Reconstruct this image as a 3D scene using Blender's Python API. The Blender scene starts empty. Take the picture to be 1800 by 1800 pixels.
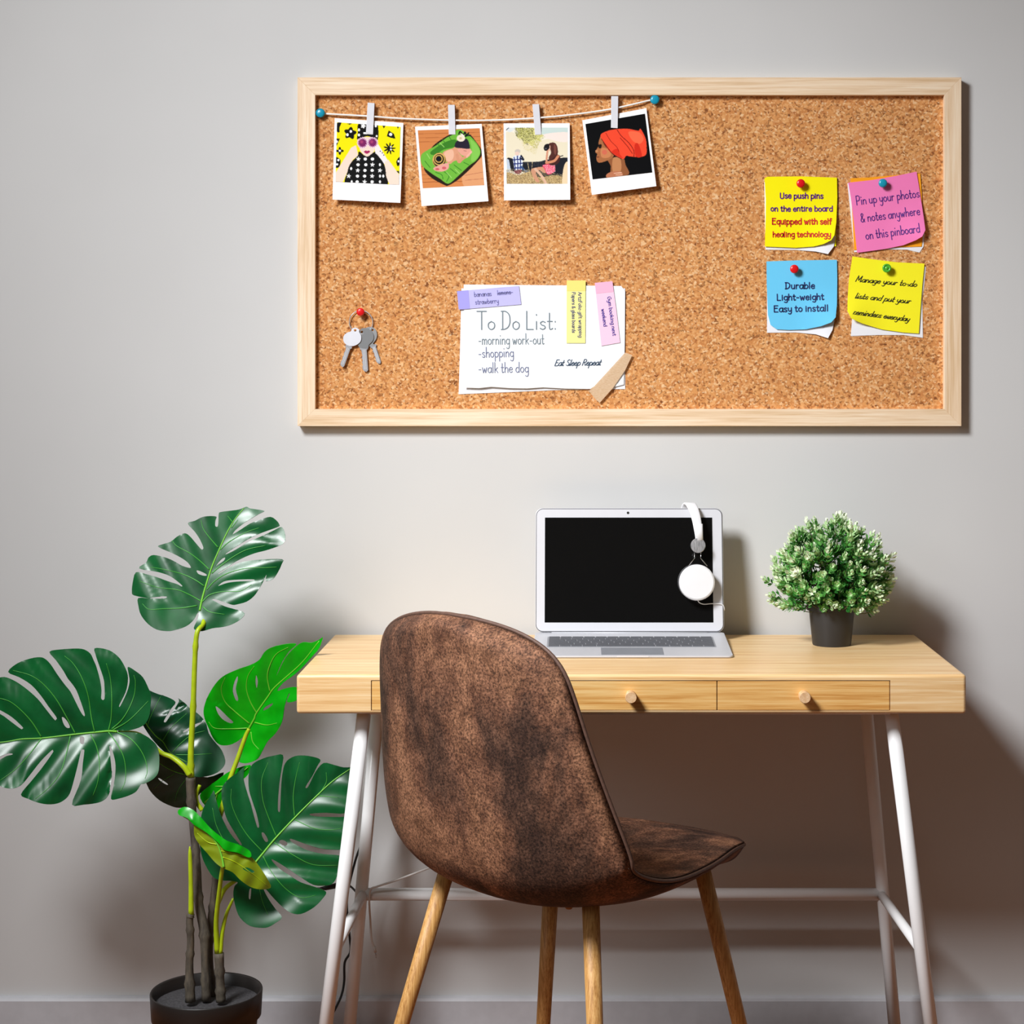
import bpy, bmesh, math, random
import numpy as np
from mathutils import Vector, Matrix
from mathutils.geometry import delaunay_2d_cdt
random.seed(7)
RNG = np.random.default_rng(5)
S = bpy.context.scene
COL = S.collection
# ------------------------------------------------------------------ camera model (photo read as 1800 x 1800)
FPX, CX, CY = 3207.0, 1021.0, 652.0
CAMY, CAMZ = -3.41, 1.2396
def P(px, py, y):
    "point in the room on the sight line of (px, py) at distance y from the wall plane"
    t = y - CAMY
    return Vector(((px - CX) * t / FPX, y, CAMZ - (py - CY) * t / FPX))
cam = bpy.data.cameras.new('camera'); co = bpy.data.objects.new('camera', cam); COL.objects.link(co)
cam.sensor_width = 36; cam.lens = FPX / 1800 * 36
cam.shift_x = -(CX - 900) / 1800; cam.shift_y = (CY - 900) / 1800
cam.clip_start = 0.05
co.location = (0, CAMY, CAMZ); co.rotation_euler = (math.pi / 2, 0, 0)
S.camera = co
# ------------------------------------------------------------------ materials
def lin(c):
    o = []
    for v in c[:3]:
        v = v / 255.0
        o.append(v / 12.92 if v <= .04045 else ((v + .055) / 1.055) ** 2.4)
    return (o[0], o[1], o[2], 1.0)
class N:
    def __init__(s, name, rough=.5, metal=0, spec=.5, coat=0, **kw):
        s.m = bpy.data.materials.new(name); s.m.use_nodes = True
        s.t = s.m.node_tree; s.b = s.t.nodes['Principled BSDF']
        s.b.inputs['Roughness'].default_value = rough; s.b.inputs['Metallic'].default_value = metal
        s.b.inputs['Specular IOR Level'].default_value = spec; s.b.inputs['Coat Weight'].default_value = coat
    def n(s, t, **kw):
        q = s.t.nodes.new(t)
        for k, v in kw.items():
            if k[0] == '_': q.inputs[k[1:].replace('_', ' ')].default_value = v
            else: setattr(q, k, v)
        return q
    def l(s, a, b): s.t.links.new(a, b)
    def coords(s, scale=(1, 1, 1), rot=(0, 0, 0), loc=(0, 0, 0)):
        tc = s.n('ShaderNodeTexCoord'); mp = s.n('ShaderNodeMapping')
        mp.inputs['Scale'].default_value = scale; mp.inputs['Rotation'].default_value = rot; mp.inputs['Location'].default_value = loc
        s.l(tc.outputs['Object'], mp.inputs['Vector']); return mp.outputs[0]
    def noise(s, v, scale, detail=3, rough=.5, dist=0):
        q = s.n('ShaderNodeTexNoise', _Scale=scale, _Detail=detail, _Roughness=rough, _Distortion=dist); s.l(v, q.inputs['Vector']); return q.outputs['Fac']
    def ramp(s, f, stops):
        q = s.n('ShaderNodeValToRGB'); r = q.color_ramp
        while len(r.elements) < len(stops): r.elements.new(.5)
        for e, (p, c) in zip(r.elements, stops): e.position = p; e.color = lin(c) if len(c) == 3 else c
        s.l(f, q.inputs[0]); return q.outputs[0]
    def mix(s, a, b, f, mode='MIX'):
        q = s.n('ShaderNodeMix', data_type='RGBA', blend_type=mode)
        for x, i in ((f, 0), (a, 6), (b, 7)):
            if isinstance(x, (int, float)): q.inputs[i].default_value = x
            elif isinstance(x, tuple): q.inputs[i].default_value = x
            else: s.l(x, q.inputs[i])
        return q.outputs[2]
    def color(s, o): s.l(o, s.b.inputs['Base Color']); return s
    def bump(s, h, st=.3, d=.002):
        q = s.n('ShaderNodeBump', _Strength=st, _Distance=d); s.l(h, q.inputs['Height']); s.l(q.outputs[0], s.b.inputs['Normal']); return s
def plain(name, c, rough=.5, var=.04, scale=40, **kw):
    "plain colour with a faint procedural mottling"
    q = N(name, rough, **kw)
    f = q.noise(q.coords(), scale, 2)
    a = lin(c); lo = tuple(v * (1 - var) for v in a[:3]) + (1,); hi = tuple(min(1, v * (1 + var)) for v in a[:3]) + (1,)
    q.color(q.ramp(f, [(.3, lo), (.7, hi)]))
    return q.m
def wood(name, dark, mid, light, axis, rough=.45, scale=1.0, streak=.06, bands=True, bump=.12):
    q = N(name, rough)
    def sc(a, b):
        v = [b, b, b]; v[axis] = a; return tuple(v)
    f = q.noise(q.coords(sc(2.2 * scale, 75 * scale)), 2.0, 4, .6, .35)
    g = q.noise(q.coords(sc(9 * scale, 420 * scale)), 1.5, 3, .6)
    mxa = q.n('ShaderNodeMath', operation='ADD'); m2 = q.n('ShaderNodeMath', operation='MULTIPLY'); m2.inputs[1].default_value = .45
    q.l(g, m2.inputs[0]); q.l(f, mxa.inputs[0]); q.l(m2.outputs[0], mxa.inputs[1])
    q.color(q.ramp(mxa.outputs[0], [(.52, dark), (.72, mid), (.92, light)]))
    q.bump(g, bump, .0008)
    return q.m
M = {}
q = N('wall_paint', .75); v = q.coords()
q.color(q.ramp(q.noise(v, 3, 3), [(.3, (207, 207, 206)), (.7, (211, 211, 210))])); q.bump(q.noise(v, 260, 4), .05, .001); M['wall'] = q.m
M['baseboard'] = plain('baseboard_paint', (196, 197, 202), .45)
q = N('floor_boards', .45); v = q.coords((1, 1, 1))
br = q.n('ShaderNodeTexBrick', _Scale=1.0, _Mortar_Size=.0015); br.inputs['Brick Width'].default_value = 1.2; br.inputs['Row Height'].default_value = .14
br.inputs['Color1'].default_value = lin((168, 104, 58)); br.inputs['Color2'].default_value = lin((150, 90, 50)); br.inputs['Mortar'].default_value = lin((60, 40, 28))
q.l(v, br.inputs['Vector'])
gr = q.ramp(q.noise(q.coords((3, 60, 60)), 2, 4), [(.3, (190, 190, 190)), (.7, (255, 255, 255))])
q.color(q.mix(br.outputs['Color'], gr, 1.0, 'MULTIPLY')); M['floor'] = q.m
M['bamboo'] = wood('bamboo', (219, 172, 112), (236, 197, 142), (246, 217, 170), 0, .38)
M['bamboo_drawer'] = wood('bamboo_drawer', (206, 146, 74), (230, 180, 108), (242, 203, 138), 0, .4)
M['knob_wood'] = wood('knob_wood', (214, 168, 120), (228, 188, 144), (238, 204, 164), 1, .5)
M['cavity'] = plain('drawer_gap', (70, 45, 25), .8)
M['frame_h'] = wood('pale_birch_across', (222, 188, 146), (240, 212, 178), (250, 230, 202), 0, .5)
M['frame_v'] = wood('pale_birch_upright', (222, 188, 146), (240, 212, 178), (250, 230, 202), 2, .5)
M['leg_wood'] = wood('oak_leg', (158, 108, 50), (200, 148, 84), (222, 176, 110), 2, .5, 2.6, bump=.2)
M['white_metal'] = plain('white_lacquered_steel', (240, 240, 240), .28, var=.01)
q = N('cork', .9); v = q.coords((1, 1, 1))
dn = q.n('ShaderNodeTexNoise', _Scale=150.0, _Detail=2.0); q.l(v, dn.inputs['Vector'])
dv = q.n('ShaderNodeVectorMath', operation='MULTIPLY_ADD'); dv.inputs[1].default_value = (.006,) * 3; q.l(dn.outputs['Color'], dv.inputs[0]); q.l(v, dv.inputs[2])
def vor(vec, sc):
    o = q.n('ShaderNodeTexVoronoi', _Scale=sc); q.l(vec, o.inputs['Vector']); return o
a = vor(dv.outputs[0], 300.0); b = vor(dv.outputs[0], 190.0)
def chan(o):
    s_ = q.n('ShaderNodeSeparateColor'); q.l(o.outputs['Color'], s_.inputs[0]); return s_.outputs[0]
ca = q.ramp(chan(a), [(0, (96, 50, 20)), (.1, (134, 76, 34)), (.22, (194, 124, 66)), (.55, (216, 150, 88)), (.82, (232, 176, 118)), (1, (246, 214, 170))])
cb = q.ramp(chan(b), [(0, (130, 76, 34)), (.12, (190, 118, 60)), (.5, (214, 150, 86)), (1, (230, 170, 104))])
q.color(q.mix(ca, cb, .38)); q.bump(chan(a), .5, .0015); M['cork'] = q.m
def brushed(name, c, rough=.3, metal=1, **kw): return plain(name, c, rough, var=.02, metal=metal, **kw)
M['chrome'] = brushed('steel', (190, 190, 192), .22)
M['key_steel'] = plain('key_steel', (188, 190, 196), .3, metal=.35)
M['alu'] = plain('silver_aluminium', (206, 207, 212), .4, var=.01, metal=.15)
M['lid_bezel'] = plain('pale_silver_bezel', (220, 221, 227), .4, var=.01, metal=.1)
M['screen'] = plain('black_glass_screen', (14, 14, 14), .12, var=.02)
M['screen'].node_tree.nodes['Principled BSDF'].inputs['Specular IOR Level'].default_value = .25
M['key'] = plain('grey_keys', (92, 94, 100), .5)
M['black'] = plain('black_plastic', (20, 20, 20), .5)
M['pot'] = plain('charcoal_plastic_pot', (44, 44, 46), .5)
M['pot_big'] = plain('black_brown_pot', (30, 26, 24), .42)
M['white_plastic'] = plain('white_plastic', (234, 234, 236), .35, var=.01)
M['white_card'] = plain('white_card', (253, 253, 253), .6, var=.005, spec=.15)
M['peg'] = plain('white_peg', (228, 229, 236), .5, var=.02)
M['string'] = plain('white_string', (252, 250, 246), .8)
M['soil'] = plain('dark_soil', (62, 60, 62), .95, var=.4, scale=300)
def ticks(c, **k): return plain('pin_%d_%d_%d' % c, c, .25, **k)
# suede-like mottled leather
q = N('mottled_brown_suede', .78, spec=.25); v = q.coords()
big = q.noise(q.coords((1.5, 1.5, .8)), 5.5, 5, .62, .4)
base = q.ramp(big, [(.36, (84, 60, 49)), (.45, (114, 82, 65)), (.53, (148, 104, 80)), (.62, (182, 132, 100))])
med = q.ramp(q.noise(v, 38, 4, .65), [(.38, (178, 170, 165)), (.6, (255, 255, 255))]); base = q.mix(base, med, .8, 'MULTIPLY')
fine = q.ramp(q.noise(v, 300, 4, .75), [(.40, (58, 49, 45)), (.52, (196, 190, 187)), (.64, (255, 255, 255))])
q.color(q.mix(base, fine, .85, 'MULTIPLY')); q.bump(q.noise(v, 300, 3, .6), .25, .001); M['suede'] = q.m
M['suede_edge'] = plain('dark_brown_piping', (92, 66, 54), .6, var=.2, scale=200)
def leafmat(name, a, b, rough=.29, sub=0):
    q = N(name, rough, spec=.4)
    q.color(q.ramp(q.noise(q.coords(), 14, 4, .6), [(.3, a), (.7, b)]))
    return q.m
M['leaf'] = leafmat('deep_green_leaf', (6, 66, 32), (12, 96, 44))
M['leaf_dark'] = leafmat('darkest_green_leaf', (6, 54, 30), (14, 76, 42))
M['leaf_bright'] = leafmat('bright_green_leaf', (0, 140, 8), (14, 178, 14))
M['leaf_olive'] = leafmat('olive_leaf_underside', (112, 132, 8), (138, 158, 14), .5)
M['vein'] = plain('pale_green_vein', (112, 190, 50), .4)
M['vein_soft'] = plain('green_vein', (70, 160, 58), .4)
M['petiole'] = plain('yellow_green_stalk', (172, 196, 22), .4, var=.12, scale=60)
q = N('grey_brown_cane', .75); v = q.coords((60, 60, 14))
q.color(q.ramp(q.noise(v, 2, 4, .7), [(.3, (54, 48, 42)), (.55, (88, 80, 68)), (.8, (112, 98, 78))])); q.bump(q.noise(v, 3, 4), .4, .002); M['cane'] = q.m
# ------------------------------------------------------------------ object helpers
def tagp(o, label=None, cat=None, group=None, kind=None):
    for k, v in (('label', label), ('category', cat), ('group', group), ('kind', kind)):
        if v: o[k] = v
    return o
def thing(name, loc, label, cat, group=None):
    o = bpy.data.objects.new(name, None); COL.objects.link(o); o.location = loc; o.empty_display_size = .05
    return tagp(o, label, cat, group)
def origin(o):
    v = Vector((0, 0, 0))
    while o is not None: v = v + o.location; o = o.parent
    return v
def put(name, V, Fc, mats, parent=None, smooth=False, loc=None, fm=None, bevel=0, solid=0, seg=2, sub=0):
    "one mesh object from world-space vertices"
    if parent is not None: base = origin(parent) + (Vector(loc) if loc is not None else Vector((0, 0, 0)))
    else:
        if loc is None:
            a = np.array([tuple(v) for v in V]); loc = ((a[:, 0].min() + a[:, 0].max()) / 2, (a[:, 1].min() + a[:, 1].max()) / 2, a[:, 2].min())
        base = Vector(loc)
    me = bpy.data.meshes.new(name)
    me.from_pydata([tuple(Vector(v) - base) for v in V], [], [tuple(f) for f in Fc])
    if not isinstance(mats, (list, tuple)): mats = [mats]
    for m in mats: me.materials.append(M[m] if isinstance(m, str) else m)
    if fm is not None: me.polygons.foreach_set('material_index', fm)
    if smooth: me.polygons.foreach_set('use_smooth', [True] * len(me.polygons))
    me.update()
    o = bpy.data.objects.new(name, me); COL.objects.link(o)
    if parent is not None:
        o.parent = parent
        if loc is not None: o.location = loc
    else: o.location = base
    if solid:
        s_ = o.modifiers.new('thickness', 'SOLIDIFY'); s_.thickness = abs(solid); s_.offset = -1 if solid > 0 else 1
        s_ = o.modifiers.new('crisp_edges', 'EDGE_SPLIT'); s_.split_angle = math.radians(50)
    if bevel:
        b_ = o.modifiers.new('bevel', 'BEVEL'); b_.width = bevel; b_.segments = seg; b_.limit_method = 'ANGLE'; b_.angle_limit = math.radians(40)
    if sub:
        b_ = o.modifiers.new('sub', 'SUBSURF'); b_.levels = sub; b_.render_levels = sub
    return o
class MB:
    "mesh builder: gathers shapes of ONE part"
    def __init__(s): s.V = []; s.F = []; s.fm = []
    def add(s, V, F, m=0):
        k = len(s.V); s.V += [Vector(v) for v in V]; s.F += [tuple(i + k for i in f) for f in F]; s.fm += [m] * len(F); return s
    def box(s, x0, x1, y0, y1, z0, z1, m=0):
        return s.add([(x, y, z) for z in (z0, z1) for y in (y0, y1) for x in (x0, x1)],
                     [(0, 2, 3, 1), (4, 5, 7, 6), (0, 1, 5, 4), (2, 6, 7, 3), (0, 4, 6, 2), (1, 3, 7, 5)], m)
    def tube(s, pts, r, n=12, m=0, caps=True, closed=False, flat=1.0):
        pts = [Vector(p) for p in pts]; k = len(pts)
        rs = r if isinstance(r, (list, tuple)) else [r] * k
        V = []; F = []; up = None
        for i, p in enumerate(pts):
            if closed: d = pts[(i + 1) % k] - pts[i - 1]
            else: d = pts[min(i + 1, k - 1)] - pts[max(i - 1, 0)]
            d.normalize()
            if up is None:
                up = Vector((0, 1, 0)) if abs(d.y) < .9 else Vector((0, 0, 1))
            a = d.cross(up); a.normalize(); up = a.cross(d); up.normalize()
            for j in range(n):
                t = 2 * math.pi * j / n
                V.append(p + a * (math.cos(t) * rs[i]) + up * (math.sin(t) * rs[i] * flat))
        for i in range(k if closed else k - 1):
            i2 = (i + 1) % k
            for j in range(n):
                j2 = (j + 1) % n
                F.append((i * n + j, i * n + j2, i2 * n + j2, i2 * n + j))
        if caps and not closed:
            F.append(tuple(range(n - 1, -1, -1))); F.append(tuple((k - 1) * n + j for j in range(n)))
        return s.add(V, F, m)
    def lathe(s, prof, c, n=40, axis=(0, 0, 1), m=0, close=False):
        "profile of (radius, height) turned round axis through c"
        ax = Vector(axis).normalized(); u = ax.orthogonal().normalized(); w = ax.cross(u); c = Vector(c)
        V = []; F = []
        for (r, h) in prof:
            for j in range(n):
                t = 2 * math.pi * j / n; V.append(c + ax * h + (u * math.cos(t) + w * math.sin(t)) * max(r, 1e-5))
        k = len(prof)
        for i in range(k - 1):
            for j in range(n):
                j2 = (j + 1) % n; F.append((i * n + j, i * n + j2, (i + 1) * n + j2, (i + 1) * n + j))
        return s.add(V, F, m)
    def build(s, name, mats, parent=None, **kw):
        return put(name, s.V, s.F, mats, parent, fm=s.fm if isinstance(mats, (list, tuple)) and len(mats) > 1 else None, **kw)
def crv(pts, k=6, closed=False):
    "Catmull-Rom through points of any dimension"
    A = np.array([tuple(p) for p in pts], float); m = len(A)
    if m < 3 and not closed:
        u = np.linspace(0, 1, k + 1)[:, None]; return A[0] * (1 - u) + A[1] * u
    if closed: K = np.vstack([A[-1:], A, A[:2]]); ns = m
    else: K = np.vstack([2 * A[0] - A[1], A, 2 * A[-1] - A[-2]]); ns = m - 1
    out = []
    for i in range(ns):
        a, b, c, d = K[i], K[i + 1], K[i + 2], K[i + 3]
        for j in range(k):
            f = j / k
            out.append(.5 * (2 * b + (c - a) * f + (2 * a - 5 * b + 4 * c - d) * f * f + (3 * b - a - 3 * c + d) * f ** 3))
    if not closed: out.append(A[-1])
    return np.array(out)
def inside(X, Y, poly):
    poly = np.asarray(poly, float); r = np.zeros(X.shape, bool); n = len(poly)
    for i in range(n):
        x1, y1 = poly[i - 1]; x2, y2 = poly[i]
        if y1 == y2: continue
        c = ((y1 > Y) != (y2 > Y)) & (X < (x2 - x1) * (Y - y1) / (y2 - y1) + x1)
        r ^= c
    return r
def sheet(name, outline, Yf, mat, parent=None, holes=(), grid=5.0, thick=.0004, smooth=True, **kw):
    "thin shaped sheet (paper, leaf): outline and holes as sight-line coordinates, Yf gives its real distance everywhere"
    V = []; E = []
    for loop in [outline] + list(holes):
        k = len(V); n = len(loop); V += [tuple(p) for p in loop]; E += [(k + i, k + (i + 1) % n) for i in range(n)]
    O = np.array(outline); xs = np.arange(O[:, 0].min() + grid * .37, O[:, 0].max(), grid); ys = np.arange(O[:, 1].min() + grid * .41, O[:, 1].max(), grid)
    gx, gy = np.meshgrid(xs, ys); ins = inside(gx, gy, outline)
    for h in holes: ins &= ~inside(gx, gy, h)
    V += list(zip(gx[ins].tolist(), gy[ins].tolist()))
    vo, eo, fo, *_ = delaunay_2d_cdt([Vector(p) for p in V], E, [], 0, 1e-5)
    W = np.array([tuple(v) for v in vo]); T = np.array([tuple(f) for f in fo])
    c = W[T].mean(1); keep = inside(c[:, 0], c[:, 1], outline)
    for h in holes: keep &= ~inside(c[:, 0], c[:, 1], h)
    T = T[keep]; used = np.unique(T); re = -np.ones(len(W), int); re[used] = np.arange(len(used)); T = re[T]; W = W[used]
    VV = [P(x, y, Yf(x, y)) for x, y in W]
    FF = [tuple(int(i) for i in t) for t in T]
    # face the camera
    a, b_, c_ = (VV[i] for i in FF[0])
    if (b_ - a).cross(c_ - a).y > 0: FF = [f[::-1] for f in FF]
    return put(name, VV, FF, mat, parent, smooth=smooth, solid=thick, **kw)
def cr(pts, ox, oy, s): return [(x / s + ox, y / s + oy) for x, y in pts]
def flat(y): return lambda px, py: y
# ------------------------------------------------------------------ setting
tagp(MB().box(-3.2, 3.4, 0, .1, 0, 2.9).build('wall_back', 'wall', loc=(0, 0, 0)), kind='structure')
tagp(MB().box(-3.2, 3.4, -4.6, .1, -.06, 0).build('floor', 'floor', loc=(0, 0, 0)), kind='structure')
bb = MB().add([(x, y, z) for x in (-3.2, 3.4) for (y, z) in ((0, 0), (-.014, 0), (-.014, .066), (-.0115, .0705), (-.004, .0725), (0, .0725))],
              [(i, (i + 1) % 6, 6 + (i + 1) % 6, 6 + i) for i in range(6)] + [(5, 4, 3, 2, 1, 0), (6, 7, 8, 9, 10, 11)])
tagp(bb.build('baseboard_back', 'baseboard', loc=(0, 0, 0)), kind='structure')
# ------------------------------------------------------------------ pin board
KY = -.009                                   # face of the cork
board = thing('pinboard', (0.09, -.011, P(1100, 749, -.02).z), 'wide cork pinboard in a pale birch frame hanging on the grey wall above the desk', 'pinboard')
FY = -.023
o0 = P(523, 136, FY); o1 = P(1690, 749, FY); i0 = P(554, 167, FY); i1 = P(1660, 719, FY)
MB().box(i0.x - .005, i1.x + .005, KY, -.001, i1.z - .005, i0.z + .005).build('cork_panel', 'cork', board)
def side(q, mat):
    V = [(x, y, z) for y in (FY, 0) for (x, z) in q]
    put('frame_side', V, [(0, 1, 2, 3), (7, 6, 5, 4), (0, 4, 5, 1), (1, 5, 6, 2), (2, 6, 7, 3), (3, 7, 4, 0)], mat, board, bevel=.0004)
A_, B_, C_, D_ = (o0.x, o0.z), (o1.x, o0.z), (o1.x, o1.z), (o0.x, o1.z)
a_, b_, c_, d_ = (i0.x, i0.z), (i1.x, i0.z), (i1.x, i1.z), (i0.x, i1.z)
side((A_, B_, b_, a_), 'frame_h'); side((c_, C_, D_, d_)[::1], 'frame_h'); side((A_, a_, d_, D_), 'frame_v'); side((b_, B_, C_, c_), 'frame_v')
# ------------------------------------------------------------------ writing: a small single-stroke hand
G = {}
for ln in '''a 4|4,4 2.5,5 .5,4 .2,1.5 1.8,0 3.6,1.3 4,4|4,5 3.9,1 4.6,0
b 4|.4,9 .4,0|.4,3 2,5 3.8,3.8 3.8,1.3 2,0 .4,1
c 3.6|3.5,4.2 2,5 .4,3.5 .4,1.4 2,0 3.6,.9
d 4.2|3.8,4 2,5 .4,3.6 .4,1.3 2,0 3.8,1.2|3.9,9 3.9,0
e 3.8|.4,2.6 2,2.7 3.6,2.8 3.2,4.6 1.8,5 .4,3.5 .4,1.3 1.9,0 3.7,.9
f 2.8|3,8.4 2,9 1.2,8 1.2,0|0,5 2.6,5
g 4|3.8,4 2,5 .4,3.6 .5,1.4 2,.2 3.8,1.3|3.9,5 3.9,-2 2.6,-4 .6,-3.2
h 4|.4,9 .4,0|.4,3 2,5 3.6,4 3.7,0
i 1.3|.6,5 .6,0|.6,7 .6,7.4
k 3.8|.4,9 .4,0|3.4,5 .5,2.2|1.4,3 3.7,0
l 1.3|.6,9 .6,0
m 6|.4,5 .4,0|.4,3.4 1.6,5 2.9,4 3,0|3,3.4 4.2,5 5.5,4 5.6,0
n 4|.4,5 .4,0|.4,3.4 2,5 3.5,4 3.6,0
o 4|2,5 .4,3.8 .4,1.3 2,0 3.7,1.3 3.7,3.8 2,5
p 4|.4,5 .4,-4|.4,4 2,5 3.8,3.8 3.8,1.3 2,0 .4,1
q 4|3.8,4 2,5 .4,3.6 .4,1.3 2,0 3.8,1.2|3.9,5 3.9,-4
r 2.9|.4,5 .4,0|.4,3.3 1.6,4.9 2.9,4.6
s 3.4|3.2,4.4 1.8,5 .5,4.1 1.2,2.8 2.8,2.2 3.2,.9 1.8,0 .3,.7
t 2.8|1.2,8 1.2,1 2,0 3,.6|0,5 2.8,5
u 4|.4,5 .4,1.3 1.8,0 3.5,1.2|3.6,5 3.6,0
v 3.6|.2,5 1.8,0|1.8,0 3.5,5
w 5.4|.2,5 1.5,0|1.5,0 2.7,4|2.7,4 3.9,0|3.9,0 5.2,5
x 3.6|.2,5 3.4,0|3.4,5 .2,0
y 3.9|.3,5 .5,2 1.8,.6 3.4,1.8|3.7,5 3.5,-2 2.2,-4 .5,-3
z 3.6|.3,5 3.4,5|3.4,5 .3,0|.3,0 3.5,0
& 5|4.8,0 1.2,6.2 1.5,8.2 2.8,8.4 3.4,7 .6,3 .6,1 2,0 3.6,.8 4.8,3.2
- 3|.3,3 2.7,3
: 1.4|.6,5 .6,4.6|.6,.5 .6,.1
U 5.2|.5,9 .5,2.2 1.2,.5 2.6,0 4,.5 4.7,2.2 4.7,9
E 4.8|4.4,9 .5,9|.5,9 .5,0|.5,0 4.5,0|.5,4.7 3.8,4.7
P 4.8|.5,9 .5,0|.5,9 3.2,9 4.5,7.6 4.3,5.6 3,4.5 .5,4.4
D 5.4|.8,9 .8,0|0,9 2.6,8.9 4.6,7.2 5,4.4 4,1.6 2,.2 0,0
L 4.4|.5,9 .5,0|.5,0 4.2,0
T 5.2|0,9 5.4,9|2.7,9 2.7,0
M 6.6|.3,0 .8,9|.8,9 3.2,2.5|3.2,2.5 5.6,9|5.6,9 6.1,0
G 5.4|5,7.6 3.4,9 1.2,8 .4,4.5 1.2,1 3,0 5,1.4 5,4.2|3.2,4.2 5,4.2
S 4.8|4.4,7.8 2.6,9 .8,7.6 1.2,5.4 3.6,4.2 4.5,2.2 3,0 .4,1.2
R 5|.5,9 .5,0|.5,9 3.2,9 4.5,7.6 4.3,5.6 3,4.7 .5,4.6|2.4,4.6 4.8,0
A 5.2|0,0 2.5,9|2.5,9 5,0|1,3.4 4,3.4
F 4.4|4.3,9 .5,9|.5,9 .5,0|.5,4.7 3.6,4.7'''.split('\n'):
    h, *st = ln.split('|'); k, w_ = h.split(' ')
    G[k] = (float(w_), [[tuple(float(c) for c in p.split(',')) for p in s_.split(' ')] for s_ in st])
def twidth(t): return sum((2.6 if c == ' ' else G[c][0] + 1.1) for c in t) - 1.1
def write(text, x0, y0, x1, y1, xh, sw, Yf, mat, parent, slant=0.0, joined=False, strike=None, mb=None, jit=.0, cap=1.0, name='handwriting', desc=1.0):
    "write text between two baseline points; xh = x-height, sw = pen width (all in sight-line px)"
    L = math.hypot(x1 - x0, y1 - y0); ux, uy = (x1 - x0) / L, (y1 - y0) / L; vx, vy = uy, -ux
    sx = L / twidth(text); sy = xh / 5.0; cur = 0.0
    own = mb is None; mb = mb or MB(); R = random.Random(len(text) * 7 + int(x0))
    def tr(g):
        X = g[0] * sx + slant * g[1] * sy; Yv = g[1] * sy * (cap if g[1] > 5.5 else 1) * (desc if g[1] < 0 else 1)
        px = x0 + ux * X + vx * Yv; py = y0 + uy * X + vy * Yv
        return px, py
    def stroke(pts):
        q = [tr(p) for p in pts]
        n = len(q)
        for i in range(n - 1):
            (ax, ay), (bx, by) = q[i], q[i + 1]
            d = math.hypot(bx - ax, by - ay) or 1e-6; nx, ny = -(by - ay) / d * sw / 2, (bx - ax) / d * sw / 2
            V = [(ax + nx, ay + ny), (bx + nx, by + ny), (bx - nx, by - ny), (ax - nx, ay - ny)]
            mb.add([P(a, b, Yf(a, b) - .0007) for a, b in V], [(0, 1, 2, 3)])
        for i in range(n):
            if i not in (0, n - 1) and n > 2 and i % 2: continue
            a, b = q[i]
            mb.add([P(a + sw / 2 * math.cos(t * math.pi / 4), b + sw / 2 * math.sin(t * math.pi / 4), Yf(a, b) - .00065) for t in range(8)], [tuple(range(8))])
    prev = False
    for c in text:
        if c == ' ': cur += 2.6; prev = False; continue
        w_, st = G[c]; dy = R.uniform(-jit, jit)
        for s_ in st:
            pts = crv(s_, 4) if len(s_) > 2 else np.array(s_)
            stroke([(cur + p[0], p[1] + dy) for p in pts])
        if joined and prev and c.islower(): stroke([(cur - 1.6, .2), (cur - .5, .6), (cur + .3, 2.2)])
        prev = joined; cur += w_ + 1.1
    if strike: stroke([(strike[0] * twidth(text), 2.4), (strike[1] * twidth(text), 2.8)])
    if own: return mb.build(name, mat, parent)
    return mb
INK = {k: plain('ink_' + k, c, .6) for k, c in dict(purple=(104, 34, 130), red=(214, 40, 22), violet=(92, 40, 140), navy=(22, 34, 96), dark=(40, 44, 20),
       grey=(120, 134, 142), slate=(112, 118, 150), blue=(66, 62, 170), teal=(24, 62, 92), faint=(132, 130, 186)).items()}
PAP = {k: plain('paper_' + k, c, .7, var=.006, spec=.15) for k, c in dict(yellow=(255, 243, 8), yellow_soft=(255, 246, 40), pink=(248, 130, 190), orange=(255, 168, 34), blue=(110, 206, 248), white=(240, 241, 246),
       bluewhite=(240, 244, 248), lilac=(198, 194, 246), lilac_dark=(172, 166, 240), lemon=(250, 241, 158), lemon_dark=(243, 230, 128), rose=(252, 208, 231), rose_dark=(244, 186, 214)).items()}
# ------------------------------------------------------------------ sticky notes
def smo(o, k=4): return [tuple(p) for p in crv(o, k, True)]
def dens(o, k=3):
    out = []
    for i, p in enumerate(o):
        n_ = o[(i + 1) % len(o)]
        for j in range(k): out.append((p[0] + (n_[0] - p[0]) * j / k, p[1] + (n_[1] - p[1]) * j / k))
    return out
N3 = lambda pts: cr(pts, 1310, 280, 4.5)
def lift(cx, cy, r, h, y0):
    "sheet lifting off the cork towards (cx, cy)"
    return lambda px, py: y0 - h * max(0.0, 1 - math.hypot(px - cx, py - cy) / r) ** 2
def note(name, out, Yf, mat, label, cat='note', group=None, grid=6, k=3):
    a = np.array(out); c = P(a[:, 0].mean(), a[:, 1].max(), KY)
    t = thing(name, c, label, cat, group)
    sheet('paper', dens(out, k), Yf, mat, t, grid=grid)
    return t
def backing(out, Yf, mat, label, nm='note_paper'):
    a = np.array(out); o = sheet(nm, dens(N3(out) if a.max() > 1 else out, 3), Yf, mat, grid=9)
    return tagp(o, label, 'paper', 'backing papers under the sticky notes')
backing([(150, 180), (700, 180), (715, 620), (700, 690), (655, 750), (560, 730), (400, 717), (160, 715)], lift(1455, 446, 60, .006, KY - .001), PAP['white'], 'white paper under the upper left yellow sticky note, showing along its bottom')
t = sheet('note_paper', dens(N3([(164, 150), (728, 150), (720, 400), (718, 688), (400, 690), (160, 688)])), flat(KY - .0022), PAP['yellow']); tagp(t, 'yellow paper showing at the curled corner of the push pins note', 'paper', 'backing papers under the sticky notes')
Y1 = lift(1468, 418, 70, .012, KY - .004)
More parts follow.
